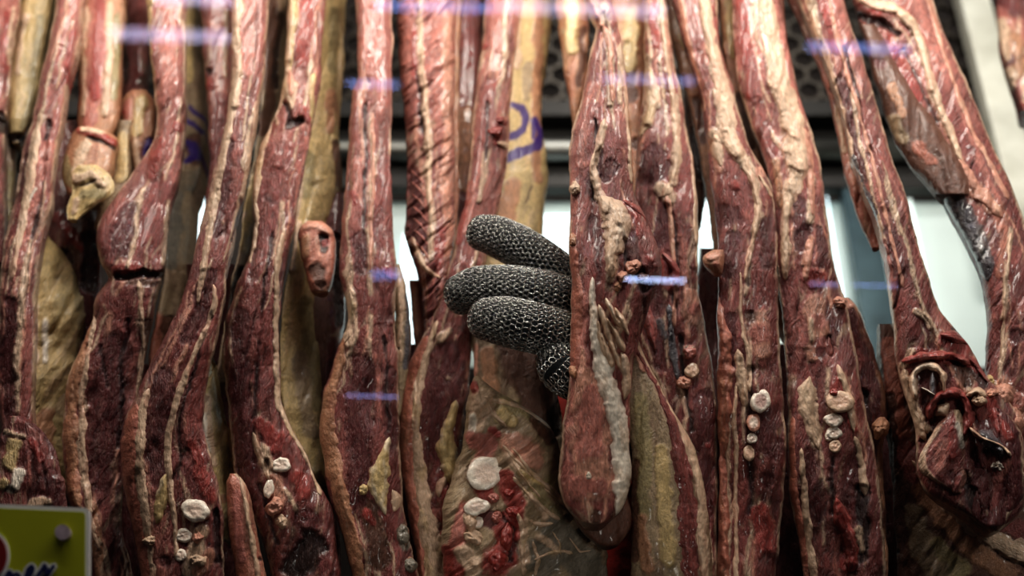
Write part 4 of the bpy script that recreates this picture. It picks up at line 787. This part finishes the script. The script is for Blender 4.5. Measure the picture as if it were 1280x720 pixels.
def ring_mesh(centers, axes_n, axes_t, R, r, ns=11, nt=4):
    """many small wire rings in one mesh; each lies in the plane spanned by (t, b) tilted"""
    Cn = np.array(centers); N = len(Cn); nrm = np.array(axes_n); t = np.array(axes_t)
    nrm /= np.linalg.norm(nrm, axis=1)[:, None]
    b = np.cross(nrm, t); b /= np.linalg.norm(b, axis=1)[:, None]; a = np.cross(b, nrm)
    th = np.linspace(0, 2 * math.pi, ns, endpoint=False); ph = np.linspace(0, 2 * math.pi, nt, endpoint=False)
    rad = R + r * np.cos(ph)[None, :]
    X = (np.cos(th)[:, None] * rad); Y_ = (np.sin(th)[:, None] * rad); Z = np.broadcast_to(r * np.sin(ph)[None, :], X.shape)
    V = Cn[:, None, None, :] + a[:, None, None, :] * X[None, :, :, None] + b[:, None, None, :] * Y_[None, :, :, None] + nrm[:, None, None, :] * Z[None, :, :, None]
    i = np.arange(ns)[:, None]; j = np.arange(nt)[None, :]
    q = np.stack([i * nt + j, ((i + 1) % ns) * nt + j, ((i + 1) % ns) * nt + (j + 1) % nt, i * nt + (j + 1) % nt], -1).reshape(-1, 4)
    Fc = (q[None] + (np.arange(N) * ns * nt)[:, None, None]).reshape(-1, 4)
    return V.reshape(-1, 3), Fc

def mail_on(ctrl, tip=True, pitch=3.3, n=260):
    pa, ra = spath(ctrl, n)
    if tip: pa, ra = roundtip(pa, ra)
    ra = ra + .0008
    d = np.r_[0, np.cumsum(np.linalg.norm(np.diff(pa, axis=0), axis=1) + np.abs(np.diff(ra[:, 0])) * .8)]
    rows = int(d[-1] / (pitch * MM * .80)); C_, N_, T_ = [], [], []
    up = np.array([0, -1., 0.])
    tg = np.gradient(pa, axis=0); tg /= np.linalg.norm(tg, axis=1)[:, None]
    sl = np.gradient(ra[:, 0]) / (np.linalg.norm(np.gradient(pa, axis=0), axis=1) + 1e-9)
    for i in range(rows):
        q = (i + .4) * d[-1] / rows
        c = np.array([np.interp(q, d, pa[:, k]) for k in range(3)]); t = np.array([np.interp(q, d, tg[:, k]) for k in range(3)]); t /= np.linalg.norm(t)
        rx, ry = np.interp(q, d, ra[:, 0]), np.interp(q, d, ra[:, 1]); s_ = np.interp(q, d, sl)
        a = np.cross(t, up); a /= np.linalg.norm(a); b = np.cross(a, t)
        cir = math.pi * (rx + ry); m = max(3, int(cir / (pitch * MM)))
        for k in range(m):
            g = 2 * math.pi * (k + .5 * (i % 2)) / m
            o = a * math.cos(g) * rx + b * math.sin(g) * ry
            nn = a * math.cos(g) / rx + b * math.sin(g) / ry; nn /= np.linalg.norm(nn); nn = nn - t * np.clip(s_, -3, 3); nn /= np.linalg.norm(nn)
            side = np.cross(nn, t)
            C_.append(c + o)
            tilt = .55 if i % 2 else -.55
            N_.append(nn * math.cos(tilt) + side * math.sin(tilt)); T_.append(t)
    return ring_mesh(C_, N_, T_, 2.35 * MM, .42 * MM, ns=14, nt=5)

# one continuous hand: fingers, thumb, palm, wrist and forearm fused by remeshing
parts = []
def addtube(ctrl, tip=True, n=60):
    pa, ra = spath(ctrl, n)
    if tip: pa, ra = roundtip(pa, ra)
    v, f = tube(pa, ra, 24); parts.append((v, f))
for c, _ in FING: addtube(c)
addtube(THUMB); addtube(PALM, True, 70)
FORE = [(782, 600, .092, 26, 23), (782, 660, .112, 31, 28), (778, 740, .135, 38, 34), (772, 830, .17, 44, 40), (768, 900, .20, 48, 44)]
addtube(FORE, False)
vs, fs, off = [], [], 0
for v, f in parts:
    vs.append(v); fs += [[i + off for i in q] for q in f]; off += len(v)
hand = mesh_obj('gloved_hand', np.vstack(vs), fs, mat_glove, person)
rm = hand.modifiers.new('Remesh', 'REMESH'); rm.mode = 'VOXEL'; rm.voxel_size = .0014; rm.use_smooth_shade = True
tag(hand, label='dark lining of the glove seen between the rings')
for c, nm in FING:
    v, f = mail_on(c)
    mesh_obj('mail_finger', v, f, mat_mail, person)
v, f = mail_on(THUMB); mesh_obj('mail_thumb', v, f, mat_mail, person)
v, f = mail_on(PALM); mesh_obj('mail_palm', v, f, mat_mail, person)
# red sleeve / apron panel
pa, ra = spath([(784, 590, .092, 33, 29), (782, 640, .108, 42, 34), (776, 700, .125, 50, 38), (770, 780, .155, 56, 44), (766, 880, .19, 60, 48)], 60)
k_ = np.linspace(0, 60, 60); ra = ra * (1 + .05 * fbm(k_ / 4, k_ * 0, 3, 3)[:, None])
v, f = tube(pa, ra, 40); mesh_obj('red_sleeve', v, f, mat_red, person)
pa, ra = spath([(706, 480, .095, 9, 5), (712, 520, .095, 16, 7), (724, 570, .10, 24, 9), (740, 640, .11, 36, 11), (752, 720, .12, 44, 14), (756, 840, .14, 52, 18)], 50)
v, f = tube(pa, ra, 32); mesh_obj('red_apron_edge', v, f, mat_red, person)

# ================================================================ price sign
def plane_poly(name, pts_, y, th, mat, parent=None, col=None):
    n = len(pts_)
    a = P([q[0] for q in pts_], [q[1] for q in pts_], y); 
    b = a.copy(); b[:, 1] += th
    v = np.vstack([a, b]); f = [list(range(n))[::-1], list(range(n, 2 * n))] + [[i, (i + 1) % n, n + (i + 1) % n, n + i] for i in range(n)]
    return mesh_obj(name, v, f, mat, parent, None, smooth=False)
YS = .615
mat_sign = flat('olive_card', (.40, .43, .010), .5, 0, .04, 30.)
mat_white = flat('white_plastic', (.80, .82, .84), .4, 0, .05, 60.)
mat_navy = flat('navy_ink', (.006, .01, .11), .5, 0, .1, 60.)
mat_crim = flat('crimson_ink', (.22, .004, .006), .5, 0, .1, 60.)
def rrect(x0, y0, x1, y1, r, sh=.04):
    o = []
    for cx, cy, a0 in [(x1 - r, y0 + r, -90), (x1 - r, y1 - r, 0), (x0 + r, y1 - r, 90), (x0 + r, y0 + r, 180)]:
        for k in range(7):
            a = math.radians(a0 + k * 15); X = cx + r * math.cos(a); Yv = cy + r * math.sin(a)
            o.append((X, Yv + (X) * sh))
    return o
sign = plane_poly('price_sign', rrect(-190, 630, 111, 860, 5, .045), YS, .004, mat_white)
tag(sign, 'olive-green price sign with white border, red disc and blue script lettering, bottom left corner', 'sign')
plane_poly('sign_face', rrect(-186, 635.5, 106, 856, 4, .045), YS - .0006, .0008, mat_sign, sign)
def disc(name, cx, cy, rx, ry, y, mat, parent, n=40, th=.001):
    return plane_poly(name, [(cx + rx * math.cos(2 * math.pi * k / n), cy + ry * math.sin(2 * math.pi * k / n)) for k in range(n)], y, th, mat, parent)
disc('disc_outline', -16, 694, 28, 33, YS - .0014, mat_white, sign); disc('red_disc', -16, 694, 24, 29, YS - .0022, mat_crim, sign)
disc('rivet', 78, 665, 9.5, 9.5, YS - .0035, flat('rivet_plastic', (.5, .42, .5), .3, 0, .3, 200.), sign, th=.003)
def stroke(name, line, w, y, mat, parent, th=.0006):
    l = np.array(line, float); d = np.r_[0, np.cumsum(np.hypot(*np.diff(l, axis=0).T))]
    n = 60; q = np.linspace(0, d[-1], n); x = np.interp(q, d, l[:, 0]); yy = np.interp(q, d, l[:, 1])
    k = np.exp(-.5 * (np.arange(-5, 6) / 2.) ** 2); k /= k.sum(); sm = lambda a: np.convolve(np.pad(a, 5, mode='reflect', reflect_type='odd'), k, 'valid')
    x, yy = sm(x), sm(yy); tx, ty = np.gradient(x), np.gradient(yy); tl = np.hypot(tx, ty) + 1e-9; nx, ny = -ty / tl, tx / tl
    pl = [(x[0] - tx[0] / tl[0] * w, yy[0] - ty[0] / tl[0] * w)] + list(zip(x + nx * w, yy + ny * w)) + [(x[-1] + tx[-1] / tl[-1] * w, yy[-1] + ty[-1] / tl[-1] * w)] + list(zip(x + -nx * w, yy - ny * w))[::-1]
    a = P([q[0] for q in pl], [q[1] for q in pl], y); m = len(pl)
    b = a.copy(); b[:, 1] += th; v = np.vstack([a, b])
    f = [[0, 1, m - 1]] + [[1 + i, 2 + i, m - 2 - i, m - 1 - i] for i in range(n - 1)] + [[n, n + 1, n + 2]]
    f += [[q + m for q in g][::-1] for g in f] + [[i, (i + 1) % m, m + (i + 1) % m, m + i] for i in range(m)]
    return mesh_obj(name, v, f, mat, parent, None, smooth=False)
LET = [[(2, 730), (8, 718), (13, 712), (12, 724), (6, 738), (14, 722), (22, 715), (25, 722), (20, 734), (28, 730)],
       [(28, 730), (36, 720), (42, 711), (40, 706), (34, 712), (31, 724), (35, 732), (44, 724)],
       [(44, 724), (52, 712), (56, 705), (58, 714), (57, 724), (50, 730), (47, 727)], [(57, 722), (64, 712), (67, 707)]]
for l in LET: stroke('letter_outline', l, 4.4, YS - .0018, mat_white, sign)
for l in LET: stroke('script_letter', l, 2.0, YS - .0030, mat_navy, sign)

# ================================================================ the case behind the meat
YB = YM + .34
def struct(o): o['kind'] = 'structure'; return o
mat_dark = flat('dark_metal', (.03, .028, .026), .45, .6, .3, 20.)
mat_steel = flat('brushed_steel', (.30, .30, .28), .45, 1.0, .15, 8.)
mat_cream = flat('worn_cream_paint', (.85, .84, .70), .45, 0, .25, 24., .2)
mat_wall = flat('dim_wall', (.035, .026, .022), .8, 0, .3, 6.)
zt = P(640, -160, YB)[2]; zr0 = P(640, 133, YB)[2]; zb = P(640, 900, YB + .02)[2]; xw = .62
z1 = P(640, 226, YB)[2]
# honeycomb grille
def honeycomb():
    V, Fc = [], []
    a = .0150; wd = .0026; r_o = a; r_i = a - wd; dx = a * math.sqrt(3); y0, y1 = YB, YB + .006
    zrow = zr0; ri = 0
    while zrow < zt:
        x = -xw + (dx / 2 if ri % 2 else 0)
        while x < xw:
            o = len(V)
            for (rr, yy) in ((r_o, y0), (r_i, y0), (r_i, y1), (r_o, y1)):
                for k in range(6):
                    an = math.radians(30 + 60 * k); V.append((x + rr * math.cos(an), yy, zrow + rr * math.sin(an)))
            for k in range(6):
                n_ = (k + 1) % 6
                for L_ in range(3):
                    Fc.append([o + L_ * 6 + k, o + L_ * 6 + n_, o + (L_ + 1) * 6 + n_, o + (L_ + 1) * 6 + k])
            x += dx
        zrow += a * 1.5; ri += 1
    return V, Fc
v, f = honeycomb()
o = struct(mesh_obj('trim_1', v, f, flat('grille_metal', (.055, .045, .035), .4, .5, .3, 40.), smooth=False)); o['label'] = 'dark honeycomb grille behind the meat'
def sbox(name, x0, x1, y0, y1, z0, z1_, mat, kind=True, bev=.002):
    v, f = box((x0, y0, z0), (x1, y1, z1_)); o = mesh_obj(name, v, f, mat, None, None, smooth=False)
    if bev: b = o.modifiers.new('Bevel', 'BEVEL'); b.width = bev; b.segments = 2
    if kind: struct(o)
    return o
sbox('wall_back', -xw, xw, YB + .20, YB + .22, zb, zt, mat_wall, bev=0)
# rails
sbox('trim_2', -xw, xw, YB - .012, YB + .012, P(640, 153, YB)[2], zr0, mat_dark)
pa = [(-xw, YB + .0, P(640, 188, YB)[2]), (0, YB + .0, P(640, 188, YB)[2]), (xw, YB, P(640, 188, YB)[2])]
v, f = tube(pa, [.0125] * 3, 28); struct(mesh_obj('trim_3', v, f, mat_steel))
sbox('trim_4', -xw, xw, YB + .012, YB + .03, z1, P(640, 150, YB)[2], mat_dark)
# bright frosted window panes with mullions
def glow(name, col, s):
    m = flat(name, (.7, .8, .78), .6, 0, .1, 9.); n = m.node_tree.nodes; L = m.node_tree.links; b = n['Principled BSDF']
    t = n.new('ShaderNodeTexNoise'); t.inputs['Scale'].default_value = 9; r = n.new('ShaderNodeMapRange')
    tc = n.new('ShaderNodeTexCoord'); L.new(tc.outputs['Object'], t.inputs['Vector'])
    r.inputs[3].default_value = s * .6; r.inputs[4].default_value = s * 1.4; L.new(t.outputs[0], r.inputs[0])
    b.inputs['Emission Color'].default_value = col + (1,); L.new(r.outputs[0], b.inputs['Emission Strength'])
    return m
mg1 = glow('frosted_daylight', (.62, .80, .72), .12); mg2 = glow('bright_daylight', (.80, .95, 1.0), 1.7)
def pane(name, xa, xb, ya, yb, dy, mat):
    a = P(xa, ya, YB + dy); b = P(xb, yb, YB + dy)
    return sbox(name, a[0], b[0], YB + dy, YB + dy + .006, b[2], a[2], mat, bev=0)
wz0 = P(640, 470, YB + .04)[2]
xwl = P(474, 300, YB + .04)[0]
o = sbox('window_1', xwl, xw, YB + .04, YB + .046, wz0, z1, mg1, bev=0)
i_ = 2
for (xa, xb, ya, yb) in [(504, 530, 292, 452), (676, 730, 268, 440), (228, 252, 226, 300), (1032, 1056, 232, 380), (1134, 1170, 248, 400), (872, 892, 250, 330)]:
    pane('window_%d' % i_, xa, xb, ya, yb, .03, mg2 if xa not in (1134,) else glow('pale_daylight', (.8, .9, .85), .9)); i_ += 1
sbox('trim_5', P(1060, 300, YB + .02)[0], P(1098, 300, YB + .02)[0], YB + .012, YB + .03, wz0, z1, flat('blue_grey_metal', (.05, .085, .10), .3, .6, .3, 30.))
sbox('wall_left', -xw, xwl, YB + .04, YB + .06, wz0, z1, mat_wall, bev=0)
sbox('wall_lower', -xw, xw, YB + .02, YB + .06, zb, wz0, mat_wall, bev=0)
# cream post in front of the grille on the right
a = P(1232, -60, YB - .02); b = P(1232, 300, YB - .02)
yP = YB - .03
xp0 = P(1201, 0, yP)[0]; xp1 = P(1240, 0, yP)[0]
o = sbox('metal_post', xp0, xp1, yP, yP + .022, P(640, 330, yP)[2], zt, mat_cream, kind=False, bev=.003)
tag(o, 'worn cream-painted metal post with a dark bolt at the upper right', 'post')
bp_ = P(1249, 188, yP); v, f = tube([bp_ + np.array([0, .002, 0]), bp_ + np.array([0, -.006, 0]), bp_ + np.array([0, -.0065, 0])], [.0055, .0055, .003], 6)
mesh_obj('bolt', v, f, mat_dark, o, smooth=False)

# ================================================================ glass front
gm = bpy.data.materials.new('clear_display_glass'); gm.use_nodes = True
n = gm.node_tree.nodes; L = gm.node_tree.links; n.clear()
out = n.new('ShaderNodeOutputMaterial'); mx = n.new('ShaderNodeMixShader'); tr = n.new('ShaderNodeBsdfTransparent'); gl = n.new('ShaderNodeBsdfGlossy')
fr = n.new('ShaderNodeFresnel'); fr.inputs['IOR'].default_value = 1.5; tr.inputs[0].default_value = (.97, .985, .98, 1)
tn = n.new('ShaderNodeTexNoise'); tn.inputs['Scale'].default_value = 14; rr = n.new('ShaderNodeMapRange'); rr.inputs[3].default_value = .004; rr.inputs[4].default_value = .018
L.new(tn.outputs[0], rr.inputs[0]); L.new(rr.outputs[0], gl.inputs['Roughness'])
L.new(fr.outputs[0], mx.inputs[0]); L.new(tr.outputs[0], mx.inputs[1]); L.new(gl.outputs[0], mx.inputs[2]); L.new(mx.outputs[0], out.inputs[0])
g = mesh_obj('window_20', *[[(-.6, YG, P(640, 900, YG)[2]), (.6, YG, P(640, 900, YG)[2]), (.6, YG, P(640, -160, YG)[2]), (-.6, YG, P(640, -160, YG)[2])], [[0, 1, 2, 3]]], gm, smooth=False)
struct(g); g['label'] = 'clear glass front of the display case'

# blue-violet lamps on the customers' side, mirrored by the glass
def lampmat(name, col, s):
    m = bpy.data.materials.new(name); m.use_nodes = True; b = m.node_tree.nodes['Principled BSDF']
    b.inputs['Base Color'].default_value = (.6, .6, .6, 1); b.inputs['Emission Color'].default_value = col + (1,); b.inputs['Emission Strength'].default_value = s
    return m
LM = [lampmat('blue_violet_lamp', (.42, .46, 1.0), 9.), lampmat('pale_violet_lamp', (.72, .66, 1.0), 11.), lampmat('blue_lamp', (.30, .42, 1.0), 11.), lampmat('white_blue_lamp', (.55, .65, 1.), 36.)]
for (xa, xb, py, th, V, k) in [(140, 285, 42, 15, 1.9, 1), (434, 498, 104, 7, 1.7, 2), (752, 868, 98, 9, 1.7, 0), (470, 620, 6, 12, 1.9, 2), (625, 830, 8, 16, 1.9, 1), (195, 292, -2, 14, 1.9, 1),
                               (782, 856, 349, 4, 1.15, 3), (1012, 1050, 355, 3.5, 1.15, 0), (1066, 1120, 356, 3, 1.15, 2), (432, 498, 494, 3.5, 1.15, 0), (466, 500, 343, 9, 1.5, 2), (1010, 1136, 58, 10, 1.8, 2), (600, 1020, 118, 6, 1.9, 2)][:12]:
    A = P(xa, py, V); B = P(xb, py + (xb - xa) * .03, V); hh = th / 2 * V / F * 1.35
    ym = 2 * YG - V
    v, f = tube([(A[0], ym, A[2]), ((A[0] + B[0]) / 2, ym, (A[2] + B[2]) / 2), (B[0], ym, B[2])], [hh] * 3, 14)
    o = mesh_obj('lamp_tube', v, f, LM[k]); tag(o, 'blue-violet lamp tube behind the viewer, mirrored as a streak in the glass', 'lamp', 'lamp tubes mirrored in the glass')

# ================================================================ light
def area(name, loc, tgt, sx, sy, e, col):
    l = bpy.data.lights.new(name, 'AREA'); l.shape = 'RECTANGLE'; l.size = sx; l.size_y = sy; l.energy = e; l.color = col
    o = bpy.data.objects.new(name, l); COL.objects.link(o); o.location = loc
    o.rotation_euler = (Vector(tgt) - Vector(loc)).to_track_quat('-Z', 'Y').to_euler(); return o
zc = CAM[2]
area('case_light', (.0, YG + .02, zc + .86), (.0, YM + .04, zc + .45), 1.0, .06, 4.0, (1.0, .92, .82))
area('hall_fill_light', (.35, -.55, zc + 1.9), (.0, YM, zc + .45), .5, .3, 15.0, (1.0, .95, .89))
area('hall_fill_light', (1.0, -.25, zc + .75), (.06, YM - .04, zc + .22), .25, .25, 8.0, (1.0, .95, .88))  # added fill that brightens lobe and shank, no known lamp there
sl = bpy.data.lights.new('front_fill_spot', 'SPOT'); sl.energy = 3.2; sl.spot_size = math.radians(34); sl.spot_blend = .9; sl.shadow_soft_size = .05; sl.color = (1.0, .93, .84)  # added frontal fill for the lower centre, not a real fixture
so = bpy.data.objects.new('front_fill_spot', sl); COL.objects.link(so); so.location = (.12, .08, zc + .06)
so.rotation_euler = (Vector((.015, YM, zc + .235)) - so.location).to_track_quat('-Z', 'Y').to_euler()
area('hall_fill_light', (-1.1, -.3, zc + 1.5), (0, YM, zc + .35), .3, .3, 4.0, (1.0, .93, .85))
wd = bpy.data.worlds.new('World'); SC.world = wd; wd.use_nodes = True
wd.node_tree.nodes['Background'].inputs[0].default_value = (.6, .58, .6, 1); wd.node_tree.nodes['Background'].inputs[1].default_value = .02

# ================================================================ camera
cd = bpy.data.cameras.new('camera'); cam = bpy.data.objects.new('camera', cd); COL.objects.link(cam)
cd.sensor_width = 36; cd.sensor_fit = 'HORIZONTAL'; cd.lens = 36 * F / W
cam.location = tuple(CAM); cam.rotation_euler = (math.radians(90) + PITCH, 0, 0)
cd.dof.use_dof = True; cd.dof.focus_distance = .755; cd.dof.aperture_fstop = 3.6
cd.clip_start = .01
SC.camera = cam
SC.view_settings.view_transform = 'Standard'; SC.view_settings.look = 'Medium High Contrast'
for o in list(bpy.data.objects):
    if '_o' in o: del o['_o']
